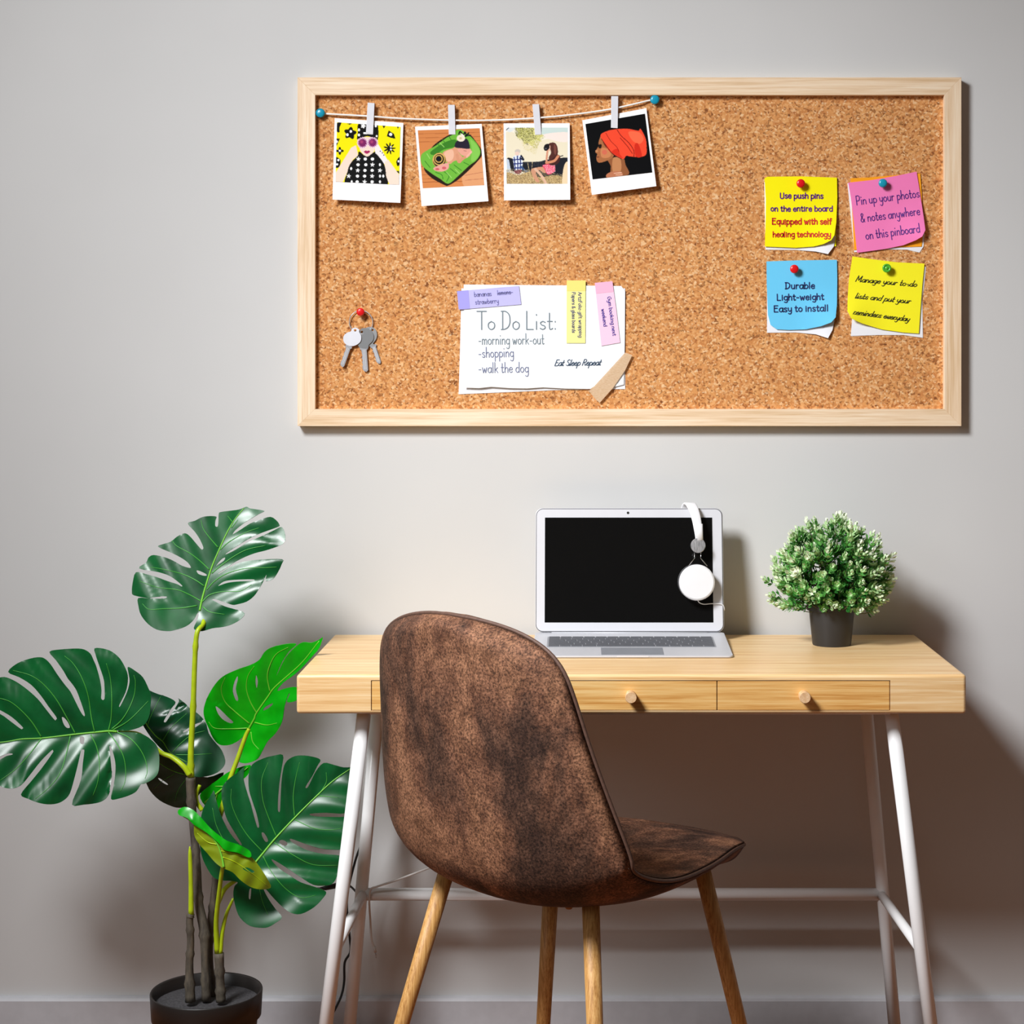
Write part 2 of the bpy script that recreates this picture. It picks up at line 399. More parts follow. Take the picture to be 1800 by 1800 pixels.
n1 = note('sticky_note', N3([(152, 150), (175, 138), (440, 135), (725, 145), (728, 300), (720, 500), (705, 600), (680, 640), (620, 670), (540, 690), (400, 700), (155, 690), (160, 500), (165, 350)]), Y1, PAP['yellow'],
          'bright yellow sticky note with purple and red writing under a red pin', group='sticky notes on the right of the board')
def W3(n, txt, x0, y0, x1, y1, xh, sw, Yf, ink, **kw):
    (a, b), (c, d) = N3([(x0, y0), (x1, y1)]); write(txt, a, b, c, d, xh / 4.5, sw / 4.5, Yf, INK[ink], n, **kw)
W3(n1, 'Use push pins', 275, 310, 615, 310, 29, 9, Y1, 'purple', jit=.3, cap=.85, desc=.7)
W3(n1, 'on the entire board', 202, 411, 690, 411, 28, 8.5, Y1, 'purple', jit=.3, cap=.85, desc=.7)
W3(n1, 'Equipped with self', 212, 514, 682, 514, 30, 9.5, Y1, 'red', jit=.3, cap=.85, desc=.7)
W3(n1, 'healing technology', 218, 614, 675, 614, 28, 8.5, Y1, 'red', jit=.3, cap=.85, desc=.7)
backing([(808, 190), (1300, 160), (1418, 590), (1410, 690), (1378, 738), (1280, 715), (1100, 712), (862, 735), (840, 500)], flat(KY - .001), PAP['white'], 'white paper under the pink sticky note, showing at its lower right')
t = sheet('note_paper', dens(N3([(833, 150), (1000, 142), (1200, 125), (1385, 112), (1398, 300), (1405, 600), (1395, 690), (1100, 700), (860, 718), (850, 500), (840, 300)])), flat(KY - .0022), PAP['orange']); tagp(t, 'orange paper showing round the edges of the pink sticky note', 'paper', 'backing papers under the sticky notes')
Y2 = lift(1625, 415, 75, .012, KY - .004)
n2 = note('sticky_note', N3([(815, 185), (1000, 165), (1200, 130), (1355, 98), (1380, 250), (1410, 450), (1425, 560), (1400, 610), (1350, 640), (1250, 680), (1100, 710), (885, 740), (860, 500), (835, 300)]), Y2, PAP['pink'],
          'pink sticky note tilted under a teal pin, with violet writing', group='sticky notes on the right of the board')
W3(n2, 'Pin up your photos', 880, 362, 1378, 298, 36, 6.5, Y2, 'violet', cap=1.1)
W3(n2, '& notes anywhere', 915, 498, 1382, 438, 36, 6.5, Y2, 'violet', cap=1.1)
W3(n2, 'on this pinboard', 955, 634, 1382, 576, 36, 6.5, Y2, 'violet', cap=1.1)
backing([(172, 900), (700, 900), (705, 1280), (690, 1350), (655, 1415), (560, 1385), (400, 1370), (172, 1372)], lift(1455, 594, 60, .006, KY - .001), PAP['white'], 'white paper under the blue sticky note, curling at its bottom')
Y3 = lift(1468, 570, 80, .012, KY - .0035)
n3 = note('sticky_note', N3([(168, 808), (400, 800), (725, 795), (728, 950), (725, 1150), (715, 1250), (680, 1290), (600, 1320), (480, 1345), (350, 1350), (250, 1345), (200, 1310), (180, 1230), (170, 1000)]), Y3, PAP['blue'],
          'sky blue sticky note with navy writing under a red pin', group='sticky notes on the right of the board')
W3(n3, 'Durable', 316, 1025, 548, 1022, 31, 8.5, Y3, 'navy', cap=.88)
W3(n3, 'Light-weight', 250, 1116, 620, 1110, 31, 8.5, Y3, 'navy', cap=.88, desc=.7)
W3(n3, 'Easy to install', 226, 1208, 655, 1200, 31, 8.5, Y3, 'navy', cap=.88, desc=.7)
backing([(860, 800), (1430, 850), (1415, 1000), (1400, 1100), (1405, 1412), (1250, 1390), (1050, 1390), (835, 1398), (850, 1200)], flat(KY - .001), PAP['white'], 'white paper under the lower right yellow sticky note')
Y4 = lift(1492, 562, 70, .011, KY - .0035)
n4 = note('sticky_note', N3([(848, 768), (1000, 790), (1200, 815), (1418, 825), (1400, 1000), (1385, 1200), (1373, 1378), (1250, 1370), (1080, 1345), (930, 1300), (840, 1260), (808, 1200), (810, 1100), (820, 950)]), Y4, PAP['yellow_soft'],
          'yellow sticky note with black joined-up script under a green pin', group='sticky notes on the right of the board')
W3(n4, 'Manage your to-do', 870, 966, 1350, 1008, 22, 5.5, Y4, 'dark', slant=.5, joined=True, cap=1.2)
W3(n4, 'lists and put your', 865, 1098, 1300, 1140, 22, 5.5, Y4, 'dark', slant=.5, joined=True, cap=1.1)
W3(n4, 'reminders everyday', 850, 1224, 1290, 1282, 22, 5.5, Y4, 'dark', slant=.5, joined=True, cap=1.1)
# ------------------------------------------------------------------ push pins
def pin(px, py, r, c, y0, label, ring=False):
    mat = ticks(c); b = P(px, py, y0 - .008); s = b[1] - CAMY; R = r * s / FPX
    c0 = Vector((b.x, y0, b.z))
    t = thing('push_pin', c0, label, 'push pin')
    ax = (0, -1, 0)
    MB().lathe([(0, 0), (R * .7, 0), (R * .75, .0015), (R * .5, .003), (R * .45, .007), (R * .75, .0088), (R, .0098), (R, .0115), (R * .86, .013)] +
               ([(R * .62, .0128), (R * .58, .0118), (R * .4, .0118), (R * .34, .013), (0, .0132)] if ring else [(R * .5, .0138), (0, .014)]), c0, 28, ax).build('pin_head', mat, t, smooth=True)
    MB().lathe([(.0005, .0005), (.0005, -.004), (0, -.005)], c0, 8, ax).build('pin_point', 'chrome', t, smooth=True)
pin(1407.3, 322.7, 7.6, (222, 24, 30), KY - .004, 'red push pin at the top of the upper left yellow note')
pin(1551.5, 322.2, 7.6, (24, 152, 180), KY - .004, 'teal push pin through the top of the pink note')
pin(1396, 473, 7.6, (222, 24, 30), KY - .0035, 'red push pin through the top of the blue note')
pin(1558.3, 471.5, 7.8, (84, 178, 50), KY - .0035, 'green push pin with a ringed head on the lower right yellow note', ring=True)
pin(563.5, 199, 8, (24, 152, 184), KY, 'teal push pin holding the left end of the white string')
pin(1151, 175.5, 8.2, (24, 152, 184), KY, 'teal push pin holding the right end of the white string')
pin(634, 548.5, 7, (224, 28, 34), KY - .003, 'red push pin that the key ring hangs from')
# ------------------------------------------------------------------ string, pegs, instant photos
SY = KY - .0075
sp = crv([(561, 199), (572, 200), (643, 204), (710, 208.6), (788, 211.3), (843, 211.8), (910, 209.6), (993, 203), (1073, 192), (1142, 176.5), (1160, 172.6)], 8)
sm = MB().tube([P(x, y, SY if x > 578 and x < 1135 else KY - .0045) for x, y in sp], .0017, 8)
tagp(sm.build('photo_string', 'string', smooth=True), 'white string sagging between two teal pins across the top of the board', 'string')
def raster(quad, res, layers, bg):
    "paint flat printed picture: quad corners TL,TR,BR,BL in crop pixels; layers are polygons / ellipses / strokes"
    nx, ny = res
    u = (np.arange(nx * 2) + .5) / (nx * 2); v = (np.arange(ny * 2) + .5) / (ny * 2); U, Vv = np.meshgrid(u, v)
    q = np.array(quad, float)
    pt = lambda k: q[0, k] * (1 - U) * (1 - Vv) + q[1, k] * U * (1 - Vv) + q[2, k] * U * Vv + q[3, k] * (1 - U) * Vv
    X, Y = pt(0), pt(1); C = np.zeros(X.shape + (3,)); C[:] = bg
    rg = np.random.default_rng(3)
    for L in layers:
        kd, col = L[0], np.array(L[1], float)
        if kd == 'p': m = inside(X, Y, L[2])
        elif kd == 's': m = inside(X, Y, smo(L[2], 5))
        elif kd == 'e':
            cx, cy, rx, ry = L[2][:4]; m = ((X - cx) / rx) ** 2 + ((Y - cy) / ry) ** 2 < 1
        elif kd == 'r':
            cx, cy, rx, ry, w = L[2]; d = np.sqrt(((X - cx) / rx) ** 2 + ((Y - cy) / ry) ** 2); m = np.abs(d - 1) < w
        elif kd == 'l':
            w = L[3]; pts = crv(L[2], 5); m = np.zeros(X.shape, bool)
            for a, b in zip(pts[:-1], pts[1:]):
                d = b - a; t = np.clip(((X - a[0]) * d[0] + (Y - a[1]) * d[1]) / max((d ** 2).sum(), 1e-6), 0, 1)
                m |= np.hypot(X - a[0] - t * d[0], Y - a[1] - t * d[1]) < w / 2
        elif kd == 'n':   # speckle inside polygon
            m = inside(X, Y, L[2]) & (rg.random(X.shape) < L[3])
        elif kd == 'b':   # burst
            cx, cy, r0, r1, n_, ph = L[2]; t = np.arctan2(Y - cy, X - cx); m = np.hypot(X - cx, Y - cy) < r0 + (r1 - r0) * np.abs(np.cos(t * n_ / 2 + ph)) ** 2
        C[m] = col
    C = C.reshape(ny, 2, nx, 2, 3).mean((1, 3))
    return C
def picture(name, quad, crop, res, C, y, parent):
    nx, ny = res; q = np.array(cr(quad, *crop)); V = []; Fc = []
    for j in range(ny + 1):
        for i in range(nx + 1):
            u, v = i / nx, j / ny; p = q[0] * (1 - u) * (1 - v) + q[1] * u * (1 - v) + q[2] * u * v + q[3] * (1 - u) * v; V.append(P(p[0], p[1], y(p[0], p[1])))
    for j in range(ny):
        for i in range(nx): a = j * (nx + 1) + i; Fc.append((a, a + nx + 1, a + nx + 2, a + 1))
    o = put(name, V, Fc, PRINT, parent)
    at = o.data.color_attributes.new('print', 'FLOAT_COLOR', 'CORNER')
    c = np.clip(C, 0, 255) / 255.0; c = np.where(c <= .04045, c / 12.92, ((c + .055) / 1.055) ** 2.4).reshape(-1, 3)
    c = np.hstack([c, np.ones((len(c), 1))]).repeat(4, axis=0)
    at.data.foreach_set('color', c.ravel().astype(np.float32)); return o
q = N('printed_picture', .6, spec=.08); vc = q.n('ShaderNodeVertexColor', layer_name='print'); q.color(vc.outputs[0]); PRINT = q.m
def polaroid(card, pic, crop, layers, bg, peg, label, plabel, dz):
    c = cr(card, *crop); yt = min(p[1] for p in c); yb = max(p[1] for p in c)
    Yf = lambda px, py: KY - .006 - .010 * (max(0, py - yt) / (yb - yt)) ** 1.3
    a = np.array(c); t = thing('instant_photo', P(a[:, 0].mean(), yb, KY - .014), label, 'photo', 'instant photos pegged on the string')
    sheet('photo_card', dens(c, 6), Yf, 'white_card', t, grid=12, thick=.0005)
    res = (112, 104)
    picture('picture', pic, crop, res, raster(pic, res, layers, bg), lambda x, y: Yf(x, y) - .0007, t)
    # peg
    g = np.array(peg); y = Yf(*g[2:].mean(0)) - .0015
    pt = thing('clothes_peg', P(g[:, 0].mean(), g[:, 1].max(), KY - .008), plabel, 'clothes peg', 'white pegs on the string')
    def leg(y0, y1, y2, y3, sh):
        f = [P(g[i][0], g[i][1] + sh, (y0, y0, y1, y1)[i]) for i in range(4)]; b = [v + Vector((0, (y2, y2, y3, y3)[i], 0)) for i, v in enumerate(f)]
        V = f + b; put('peg_jaw', V, [(3, 2, 1, 0), (4, 5, 6, 7), (0, 1, 5, 4), (1, 2, 6, 5), (2, 3, 7, 6), (3, 0, 4, 7)], 'peg', pt, bevel=.0004)
    leg(KY - .0135, y, .003, .0012, 0); leg(KY - .0035, KY - .0035, .002, .002, 0)
    m = g[:2].mean(0) * .55 + g[2:].mean(0) * .45; mp = P(m[0], m[1], KY - .008)
    MB().tube([mp + Vector((x, 0, 0)) for x in (-.0045, .0045)], .0018, 10).build('peg_spring', 'chrome', pt, smooth=True)
K0 = (12, 12, 12); WH = (250, 250, 250); YL = (250, 236, 0); SK = (246, 222, 204)
LA = [('b', K0, (385, 560, 70, 105, 5, .4)), ('e', WH, (395, 530, 22, 24)), ('e', WH, (338, 586, 22, 24)),
      ('s', K0, [(160, 400), (235, 385), (205, 470), (205, 540), (165, 530)]), ('p', K0, [(330, 400), (420, 400), (375, 418)]),
      ('p', K0, [(150, 650), (210, 655), (155, 775)]), ('e', WH, (165, 700, 16, 22)), ('b', K0, (212, 855, 30, 66, 4, 0)), ('e', WH, (212, 852, 20, 20)),
      ('s', K0, [(140, 960), (215, 1000), (220, 1070), (190, 1130), (140, 1120)]), ('e', WH, (188, 1008, 20, 20)), ('e', WH, (165, 1080, 20, 20)),
      ('p', K0, [(1025, 515), (1110, 570), (1138, 650), (1070, 640), (995, 610)]), ('e', WH, (1058, 580, 27, 27)),
      ('b', K0, (1040, 815, 38, 100, 9, .3)), ('e', WH, (1062, 788, 16, 16)), ('e', WH, (1062, 832, 16, 16)),
      ('s', K0, [(1205, 960), (1155, 1030), (1175, 1110), (1215, 1060)]), ('e', WH, (1188, 1028, 16, 20)), ('p', K0, [(920, 430), (975, 430), (945, 480)]), ('p', K0, [(1165, 450), (1195, 450), (1178, 490)]), ('p', K0, [(1150, 1190), (1195, 1190), (1200, 1235)]),
      ('p', SK, [(480, 760), (400, 800), (140, 1220), (120, 1400), (265, 1370), (430, 1000), (520, 930)]),
      ('p', (246, 236, 236), [(800, 760), (850, 740), (1010, 1010), (960, 1080), (850, 1000), (790, 930)]),
      ('p', SK, [(960, 1040), (1020, 1000), (1200, 1250), (1195, 1430), (1040, 1415), (960, 1250)]),
      ('e', K0, (885, 862, 9, 9)), ('e', K0, (920, 888, 9, 9)), ('e', K0, (945, 925, 9, 9)),
      ('s', K0, [(545, 900), (660, 940), (790, 890), (900, 1000), (960, 1110), (980, 1260), (965, 1440), (335, 1440), (340, 1200), (400, 1050), (500, 950)]),
      ('s', SK, [(520, 640), (830, 640), (800, 790), (770, 880), (665, 950), (570, 880), (535, 790)]),
      ('s', (14, 12, 14), [(525, 400), (690, 380), (835, 400), (845, 660), (750, 630), (670, 610), (590, 630), (500, 660), (510, 560)]),
      ('b', WH, (600, 440, 26, 44, 5, 0)), ('e', WH, (530, 505, 18, 26)), ('e', WH, (530, 590, 20, 24)), ('e', WH, (810, 440, 20, 22)), ('e', WH, (825, 610, 16, 20)), ('p', WH, [(600, 545), (760, 540), (765, 580), (605, 575)]),
      ('b', (236, 200, 224), (590, 720, 84, 98, 16, 0)), ('b', (236, 200, 224), (760, 715, 80, 94, 16, 0)),
      ('b', (124, 34, 96), (590, 722, 58, 80, 16, 0)), ('b', (124, 34, 96), (758, 718, 56, 78, 16, 0)), ('b', (168, 60, 110), (575, 705, 20, 32, 6, 0)), ('b', (168, 60, 110), (742, 704, 20, 32, 6, 0)),
      ('s', (176, 40, 96), [(612, 868), (650, 848), (665, 858), (690, 848), (718, 866), (680, 898), (645, 898)]), ('l', (110, 20, 60), [(618, 872), (665, 872), (712, 870)], 6),
      ('s', K0, [(525, 870), (560, 880), (660, 955), (760, 890), (800, 870), (790, 960), (660, 1000), (530, 960)])]
for r, row in enumerate([(990, [520, 635, 755]), (1085, [515, 645, 755, 880]), (1180, [400, 510, 630, 750, 880]), (1275, [360, 505, 625, 750, 880, 935]), (1370, [410, 500, 625, 750, 880])]):
    for k, x in enumerate(row[1]):
        if (r + k) % 3: LA.append(('e', WH, (x, row[0] - (30 if r == 2 and k == 0 else 0), 28 if 450 < x < 850 else 18, 26)))
        else: LA.append(('b', WH, (x, row[0], 16, 38, 5, .5)))
crA = (575, 175, 9.4733)
polaroid([(125, 308), (1270, 390), (1220, 1720), (90, 1665)], [(165, 378), (1222, 455), (1195, 1418), (140, 1368)], crA, LA, YL, [(646.3, 180.3), (658.4, 181.3), (655.8, 235.2), (643.1, 234)],
         'instant photo of a person in black knitwear and purple sunglasses on yellow', 'white clothes peg holding the photo with the yellow picture', 0)
GR = (112, 184, 62); GD = (58, 128, 36); OR = (214, 134, 76)
LB = [('l', (170, 96, 50), [(100, y), (1300, y - 30)], 7) for y in (560, 625, 690, 1150, 1225, 1290)] + [('l', (150, 80, 42), [(100, y), (1300, y - 30)], 9) for y in (1090, 1345)] + \
     [('s', (226, 160, 112), [(900, 1080), (1240, 960), (1220, 1370), (880, 1400)]), ('l', (180, 110, 80), [(900, 1230), (1230, 1170)], 7), ('l', (180, 110, 80), [(900, 1310), (1230, 1280)], 7),
      ('s', (38, 26, 16), [(350, 790), (560, 620), (740, 545), (960, 560), (1090, 700), (1170, 830), (1160, 930), (1000, 1110), (800, 1290), (640, 1390), (560, 1385), (330, 1250), (230, 1080)]),
      ('s', GR, [(190, 900), (310, 810), (420, 750), (600, 620), (700, 570), (760, 495), (850, 500), (1000, 610), (1110, 740), (1150, 860), (1090, 980), (960, 1080), (790, 1240), (630, 1365), (500, 1290), (330, 1180), (200, 1060)]),
      ('s', (134, 202, 84), [(980, 640), (1090, 740), (1140, 860), (1080, 970), (1000, 1000), (1010, 800)]),
      ('s', GD, [(340, 850), (560, 700), (740, 650), (760, 760), (560, 810), (400, 900)])] + \
     [('l', GD, p, 12) for p in ([(450, 720), (520, 790)], [(530, 650), (610, 740)], [(640, 600), (690, 680)], [(420, 1180), (520, 1220), (540, 1290)], [(560, 1170), (640, 1240), (600, 1330)], [(660, 1120), (760, 1200)], [(720, 1060), (840, 1150)], [(880, 1020), (960, 1060)], [(250, 1000), (330, 1100)])] + \
     [('l', (160, 214, 110), p, 12) for p in ([(490, 700), (560, 770)], [(600, 1180), (680, 1270)], [(740, 1130), (810, 1200)], [(280, 880), (330, 960)])] + \
     [('s', (222, 158, 124), [(540, 860), (700, 790), (760, 760), (800, 860), (860, 950), (720, 1000), (660, 1045), (590, 1000)]),
      ('s', (238, 186, 156), [(560, 870), (680, 810), (720, 880), (690, 980), (610, 1000)]),
      ('l', (216, 150, 116), [(770, 900), (800, 1010), (860, 960), (960, 900)], 46), ('s', (232, 164, 144), [(780, 790), (960, 790), (1000, 840), (940, 910), (840, 900)]), ('l', (150, 90, 80), [(880, 830), (920, 836)], 8), ('l', (240, 180, 160), [(930, 930), (1000, 850)], 30),
      ('s', (36, 32, 48), [(735, 770), (760, 680), (850, 640), (930, 640), (970, 720), (970, 795), (850, 790)]), ('l', (14, 14, 20), [(800, 560), (820, 520), (870, 570), (900, 530), (920, 590)], 22), ('l', (14, 14, 20), [(910, 600), (960, 540)], 20), ('l', (14, 14, 20), [(900, 590), (990, 580)], 18),
      ('e', (240, 228, 206), (832, 628, 68, 56)), ('e', (214, 190, 150), (828, 628, 22, 18)), ('l', (246, 240, 226), [(840, 560), (880, 590)], 20),
      ('e', (20, 16, 12), (482, 985, 110, 122)), ('r', (222, 178, 96), (478, 968, 88, 92, .1)), ('r', (222, 178, 96), (474, 962, 54, 56, .16)), ('e', (12, 14, 24), (462, 962, 36, 38)), ('r', (216, 170, 90), (482, 985, 106, 116, .04)),
      ('s', (232, 164, 150), [(400, 1100), (600, 1030), (640, 1060), (620, 1130), (520, 1170), (410, 1150)]), ('e', (206, 96, 100), (560, 1110, 34, 22)), ('e', (206, 96, 100), (450, 1130, 34, 18))]
crB = (720, 175, 9.2333)
polaroid([(88, 440), (1170, 395), (1280, 1650), (195, 1730)], [(132, 500), (1138, 465), (1212, 1390), (215, 1440)], crB, LB, OR, [(787.4, 184.2), (799.4, 184.2), (800.7, 236.5), (788.8, 236.5)],
         'instant photo of a sleeping baby in a knitted cap on a green blanket', 'white clothes peg holding the photo with the green blanket', 0)
LC = [('s', (238, 228, 200), [(190, 560), (700, 700), (1240, 640), (1240, 1100), (190, 1100)]), ('s', (226, 232, 232), [(190, 470), (360, 470), (250, 560)]), ('s', (206, 224, 218), [(780, 480), (1250, 480), (1240, 560), (830, 600)]), ('s', (248, 232, 222), [(820, 600), (1250, 560), (1250, 720), (1000, 700)]), ('l', (40, 50, 70), [(195, 520), (235, 485)], 10),
      ('s', (226, 220, 150), [(350, 480), (470, 475), (560, 490), (670, 480), (700, 560), (820, 620), (760, 660), (800, 720), (690, 700), (640, 790), (560, 740), (500, 770), (470, 690), (380, 640), (400, 560)])] + \
     [('n', (44, 42, 22), [(340, 480), (670, 480), (650, 600), (740, 660), (600, 700), (560, 790), (480, 720), (440, 660), (360, 620)], .36), ('n', (246, 240, 170), [(360, 500), (670, 480), (840, 620), (640, 800), (440, 700)], .3), ('n', (150, 150, 50), [(340, 480), (700, 480), (860, 640), (780, 700), (700, 860), (600, 760), (400, 680), (340, 560)], .25),
      ('n', (212, 196, 120), [(450, 720), (760, 720), (700, 950), (500, 850)], .22),
      ('s', (30, 32, 40), [(205, 1010), (300, 1010), (340, 1060), (560, 1065), (760, 1060), (880, 1030), (1100, 1000), (1250, 1000), (1250, 1110), (1180, 1190), (1120, 1430), (620, 1430), (540, 1250), (260, 1210)]),
      ('n', (64, 66, 74), [(480, 1070), (860, 1050), (800, 1140), (620, 1150)], .3), ('p', (196, 208, 222), [(200, 1010), (240, 1030), (270, 1200), (205, 1260)]),
      ('s', (226, 234, 244), [(310, 980), (400, 950), (470, 990), (470, 1140), (440, 1240), (350, 1230), (320, 1100)])] + \
     [('l', (32, 46, 112), p, 18) for p in ([(330, 990), (350, 1230)], [(385, 960), (395, 1240)], [(440, 970), (432, 1240)], [(310, 1030), (480, 1020)], [(325, 1100), (470, 1090)], [(335, 1170), (460, 1165)])] + \
     [('l', (30, 34, 52), [(430, 1000), (490, 1030), (450, 960)], 26), ('e', (206, 196, 184), (388, 885, 48, 36)), ('e', (236, 206, 190), (380, 925, 38, 34)),
      ('l', (60, 84, 130), [(450, 1150), (520, 1220), (590, 1250)], 34), ('s', (110, 30, 60), [(330, 1220), (450, 1200), (440, 1260), (370, 1270)]),
      ('s', (196, 164, 110), [(200, 1250), (400, 1290), (620, 1230), (760, 1330), (1000, 1290), (1160, 1330), (1160, 1445), (195, 1445)]),
      ('n', (236, 214, 160), [(195, 1180), (640, 1200), (1160, 1280), (1160, 1445), (195, 1445)], .3), ('n', (70, 50, 34), [(195, 1200), (640, 1220), (1160, 1280), (1160, 1445), (195, 1445)], .2), ('s', (242, 216, 176), [(1180, 1140), (1250, 1080), (1250, 1445), (1150, 1445)]),
      ('l', (226, 202, 150), [(560, 1080), (600, 1300)], 8), ('l', (226, 202, 150), [(640, 1060), (630, 1200)], 7),
      ('s', (210, 152, 120), [(620, 1200), (690, 1165), (850, 1150), (900, 1210), (850, 1260), (760, 1210), (700, 1260), (760, 1400), (700, 1400), (640, 1290)]),
      ('l', (226, 184, 156), [(690, 1190), (760, 1260), (820, 1340), (870, 1430)], 44),
      ('s', (232, 60, 92), [(820, 1120), (1000, 1100), (1030, 1200), (1000, 1250), (900, 1280), (850, 1190)]), ('n', (255, 220, 226), [(820, 1120), (1030, 1110), (1030, 1240), (900, 1280)], .4),
      ('s', (70, 36, 34), [(1000, 940), (1110, 960), (1100, 1060), (1030, 1120), (930, 1110), (940, 1020)]), ('l', (214, 140, 104), [(1080, 970), (1010, 1050), (880, 1080)], 44), ('l', (214, 150, 120), [(900, 870), (890, 960), (880, 1060)], 34),
      ('s', (84, 46, 40), [(920, 760), (1020, 740), (1070, 820), (1070, 950), (1010, 980), (940, 1040), (920, 990), (960, 900)]), ('s', (120, 70, 60), [(1010, 760), (1050, 820), (1040, 940), (1010, 900)]), ('s', (230, 186, 160), [(915, 800), (945, 790), (945, 880), (915, 870)]),
      ('s', (24, 22, 26), [(835, 820), (860, 770), (920, 760), (930, 830), (880, 875), (845, 865)]), ('e', (90, 90, 100), (872, 838, 14, 14)), ('l', (24, 22, 26), [(1120, 970), (1160, 960)], 14)]
crC = (870, 175, 9.7267)
polaroid([(148, 408), (1278, 405), (1288, 1715), (155, 1725)], [(185, 480), (1245, 480), (1240, 1440), (200, 1440)], crC, LC, (244, 238, 222), [(935.8, 183.2), (947.6, 182.7), (951.7, 236.7), (940.4, 237.2)],
         'instant photo of a person photographing a child on a sofa in a field', 'white clothes peg holding the photo of the sofa in a field', 0)
RD = (246, 76, 48); BR = (172, 108, 66)
LD = [('s', (150, 92, 56), [(560, 1130), (800, 1110), (850, 1230), (900, 1390), (620, 1430), (600, 1250)]), ('s', (196, 134, 88), [(640, 1120), (760, 1130), (770, 1330), (640, 1350)]),
      ('s', BR, [(440, 740), (400, 850), (395, 920), (345, 1010), (375, 1050), (360, 1110), (375, 1170), (420, 1195), (540, 1160), (640, 1100), (640, 1040), (520, 930), (460, 820)]),
      ('s', (206, 132, 86), [(440, 960), (540, 960), (610, 1050), (560, 1110), (450, 1100)]), ('e', (214, 110, 84), (500, 1020, 42, 40)), ('s', (30, 18, 14), [(395, 900), (450, 890), (440, 950), (405, 950)]), ('l', (96, 40, 30), [(365, 1100), (410, 1100)], 12), ('e', (196, 136, 92), (368, 1000, 22, 20)),
      ('s', (190, 120, 86), [(540, 1380), (640, 1340), (760, 1340), (800, 1400), (640, 1440), (530, 1440)]), ('l', (230, 180, 150), [(660, 1370), (780, 1360)], 16), ('l', (230, 180, 150), [(690, 1400), (790, 1395)], 14),
      ('s', RD, [(430, 740), (560, 660), (720, 632), (900, 630), (1060, 660), (1100, 630), (1180, 780), (1200, 920), (1190, 1060), (1080, 1100), (920, 1090), (860, 1080), (800, 1135), (620, 1040), (520, 920)]),
      ('s', (254, 108, 72), [(900, 680), (1080, 690), (1150, 800), (1080, 880), (960, 820)]), ('s', (214, 46, 28), [(1000, 900), (1060, 880), (1120, 1080), (1020, 1090)]), ('s', (222, 50, 30), [(620, 1020), (720, 960), (760, 1060), (800, 1120)]),
      ('l', (120, 20, 14), [(710, 650), (780, 750), (900, 860), (980, 980), (990, 1090)], 11), ('l', (130, 24, 16), [(760, 780), (880, 920), (960, 1040)], 10), ('l', (150, 30, 20), [(520, 700), (600, 830), (700, 930), (740, 1010)], 9), ('l', (90, 16, 12), [(450, 800), (540, 930), (640, 1050), (780, 1130)], 11)]
crD = (1010, 160, 9.475)
polaroid([(128, 487), (1195, 285), (1362, 1585), (288, 1730)], [(180, 550), (1170, 378), (1292, 1355), (300, 1470)], crD, LD, (6, 6, 8), [(1074.4, 169), (1086.8, 169), (1085.8, 225.4), (1073.9, 224.6)],
         'tilted instant photo of a person in profile wearing an orange red headwrap', 'white clothes peg holding the tilted photo of the headwrap', 0)
# ------------------------------------------------------------------ to-do list papers
N4 = lambda pts: cr(pts, 780, 470, 5.1429)
tagp(sheet('paper_sheet', dens(N4([(160, 190), (900, 186), (1640, 190), (1640, 1100), (1300, 1102), (1000, 1110), (135, 1147), (148, 700)])), flat(KY - .001), PAP['white'], grid=12), 'white paper behind the to do list, showing at its left and bottom', 'paper')
Y5f = lambda px, py: KY - .003 - .004 * max(0, (py - 560) / 125) ** 2 * max(0, 1 - (px - 815) / 300)
td = note('handwritten_list', N4([(180, 155), (1130, 163), (1605, 168), (1640, 215), (1636, 700), (1628, 1060), (1500, 1092), (1300, 1100), (1100, 1096), (900, 1085), (750, 1095), (600, 1092), (430, 1080), (320, 1092), (190, 1087), (186, 600)]), Y5f, PAP['bluewhite'],
          'pale white paper headed To Do List in thin grey handwriting', 'list', grid=10)
torn = N4([(190, 1040), (900, 1044), (1628, 1052), (1500, 1090), (1300, 1098), (1100, 1094), (900, 1083), (750, 1093), (600, 1090), (430, 1078), (320, 1090), (191, 1085)])
sheet('torn_edge', dens(torn), lambda x, y: Y5f(x, y) - .0003, 'white_card', td, grid=12)['label'] = 'whiter torn strip along the bottom'
def W4(n, txt, x0, y0, x1, y1, xh, sw, Yf, ink, **kw):
    (a, b), (c, d) = N4([(x0, y0), (x1, y1)]); write(txt, a, b, c, d, xh / 5.143, sw / 5.143, Yf, INK[ink], n, **kw)
W4(td, 'To Do List:', 300, 562, 1020, 560, 72, 9, Y5f, 'grey', cap=1.27)
W4(td, '-morning work-out', 315, 697, 905, 693, 48, 6.4, Y5f, 'grey', cap=1.12)
W4(td, '-shopping', 315, 815, 630, 808, 46, 6.4, Y5f, 'slate', cap=1.12)
W4(td, '-walk the dog', 315, 953, 765, 948, 46, 6.4, Y5f, 'slate', cap=1.12)
W4(td, 'Eat Sleep Repeat', 1000, 890, 1415, 884, 30, 6, Y5f, 'teal', slant=.4, joined=True)
def tabnote(out, dark, mat, dmat, label, y=KY - .0045):
    t = note('page_marker', N4(out), flat(y), PAP[mat], label, 'page marker', 'page markers on the to do list', grid=14)
    sheet('sticky_band', dens(N4(dark)), flat(y - .0003), PAP[dmat], t, grid=14)['label'] = 'darker sticky end'
    return t, flat(y - .0001)
t, yf = tabnote([(120, 215), (680, 168), (700, 335), (135, 382)], [(120, 215), (222, 206), (236, 374), (135, 382)], 'lilac', 'lilac_dark', 'lilac page marker with grey writing on the upper left of the list')
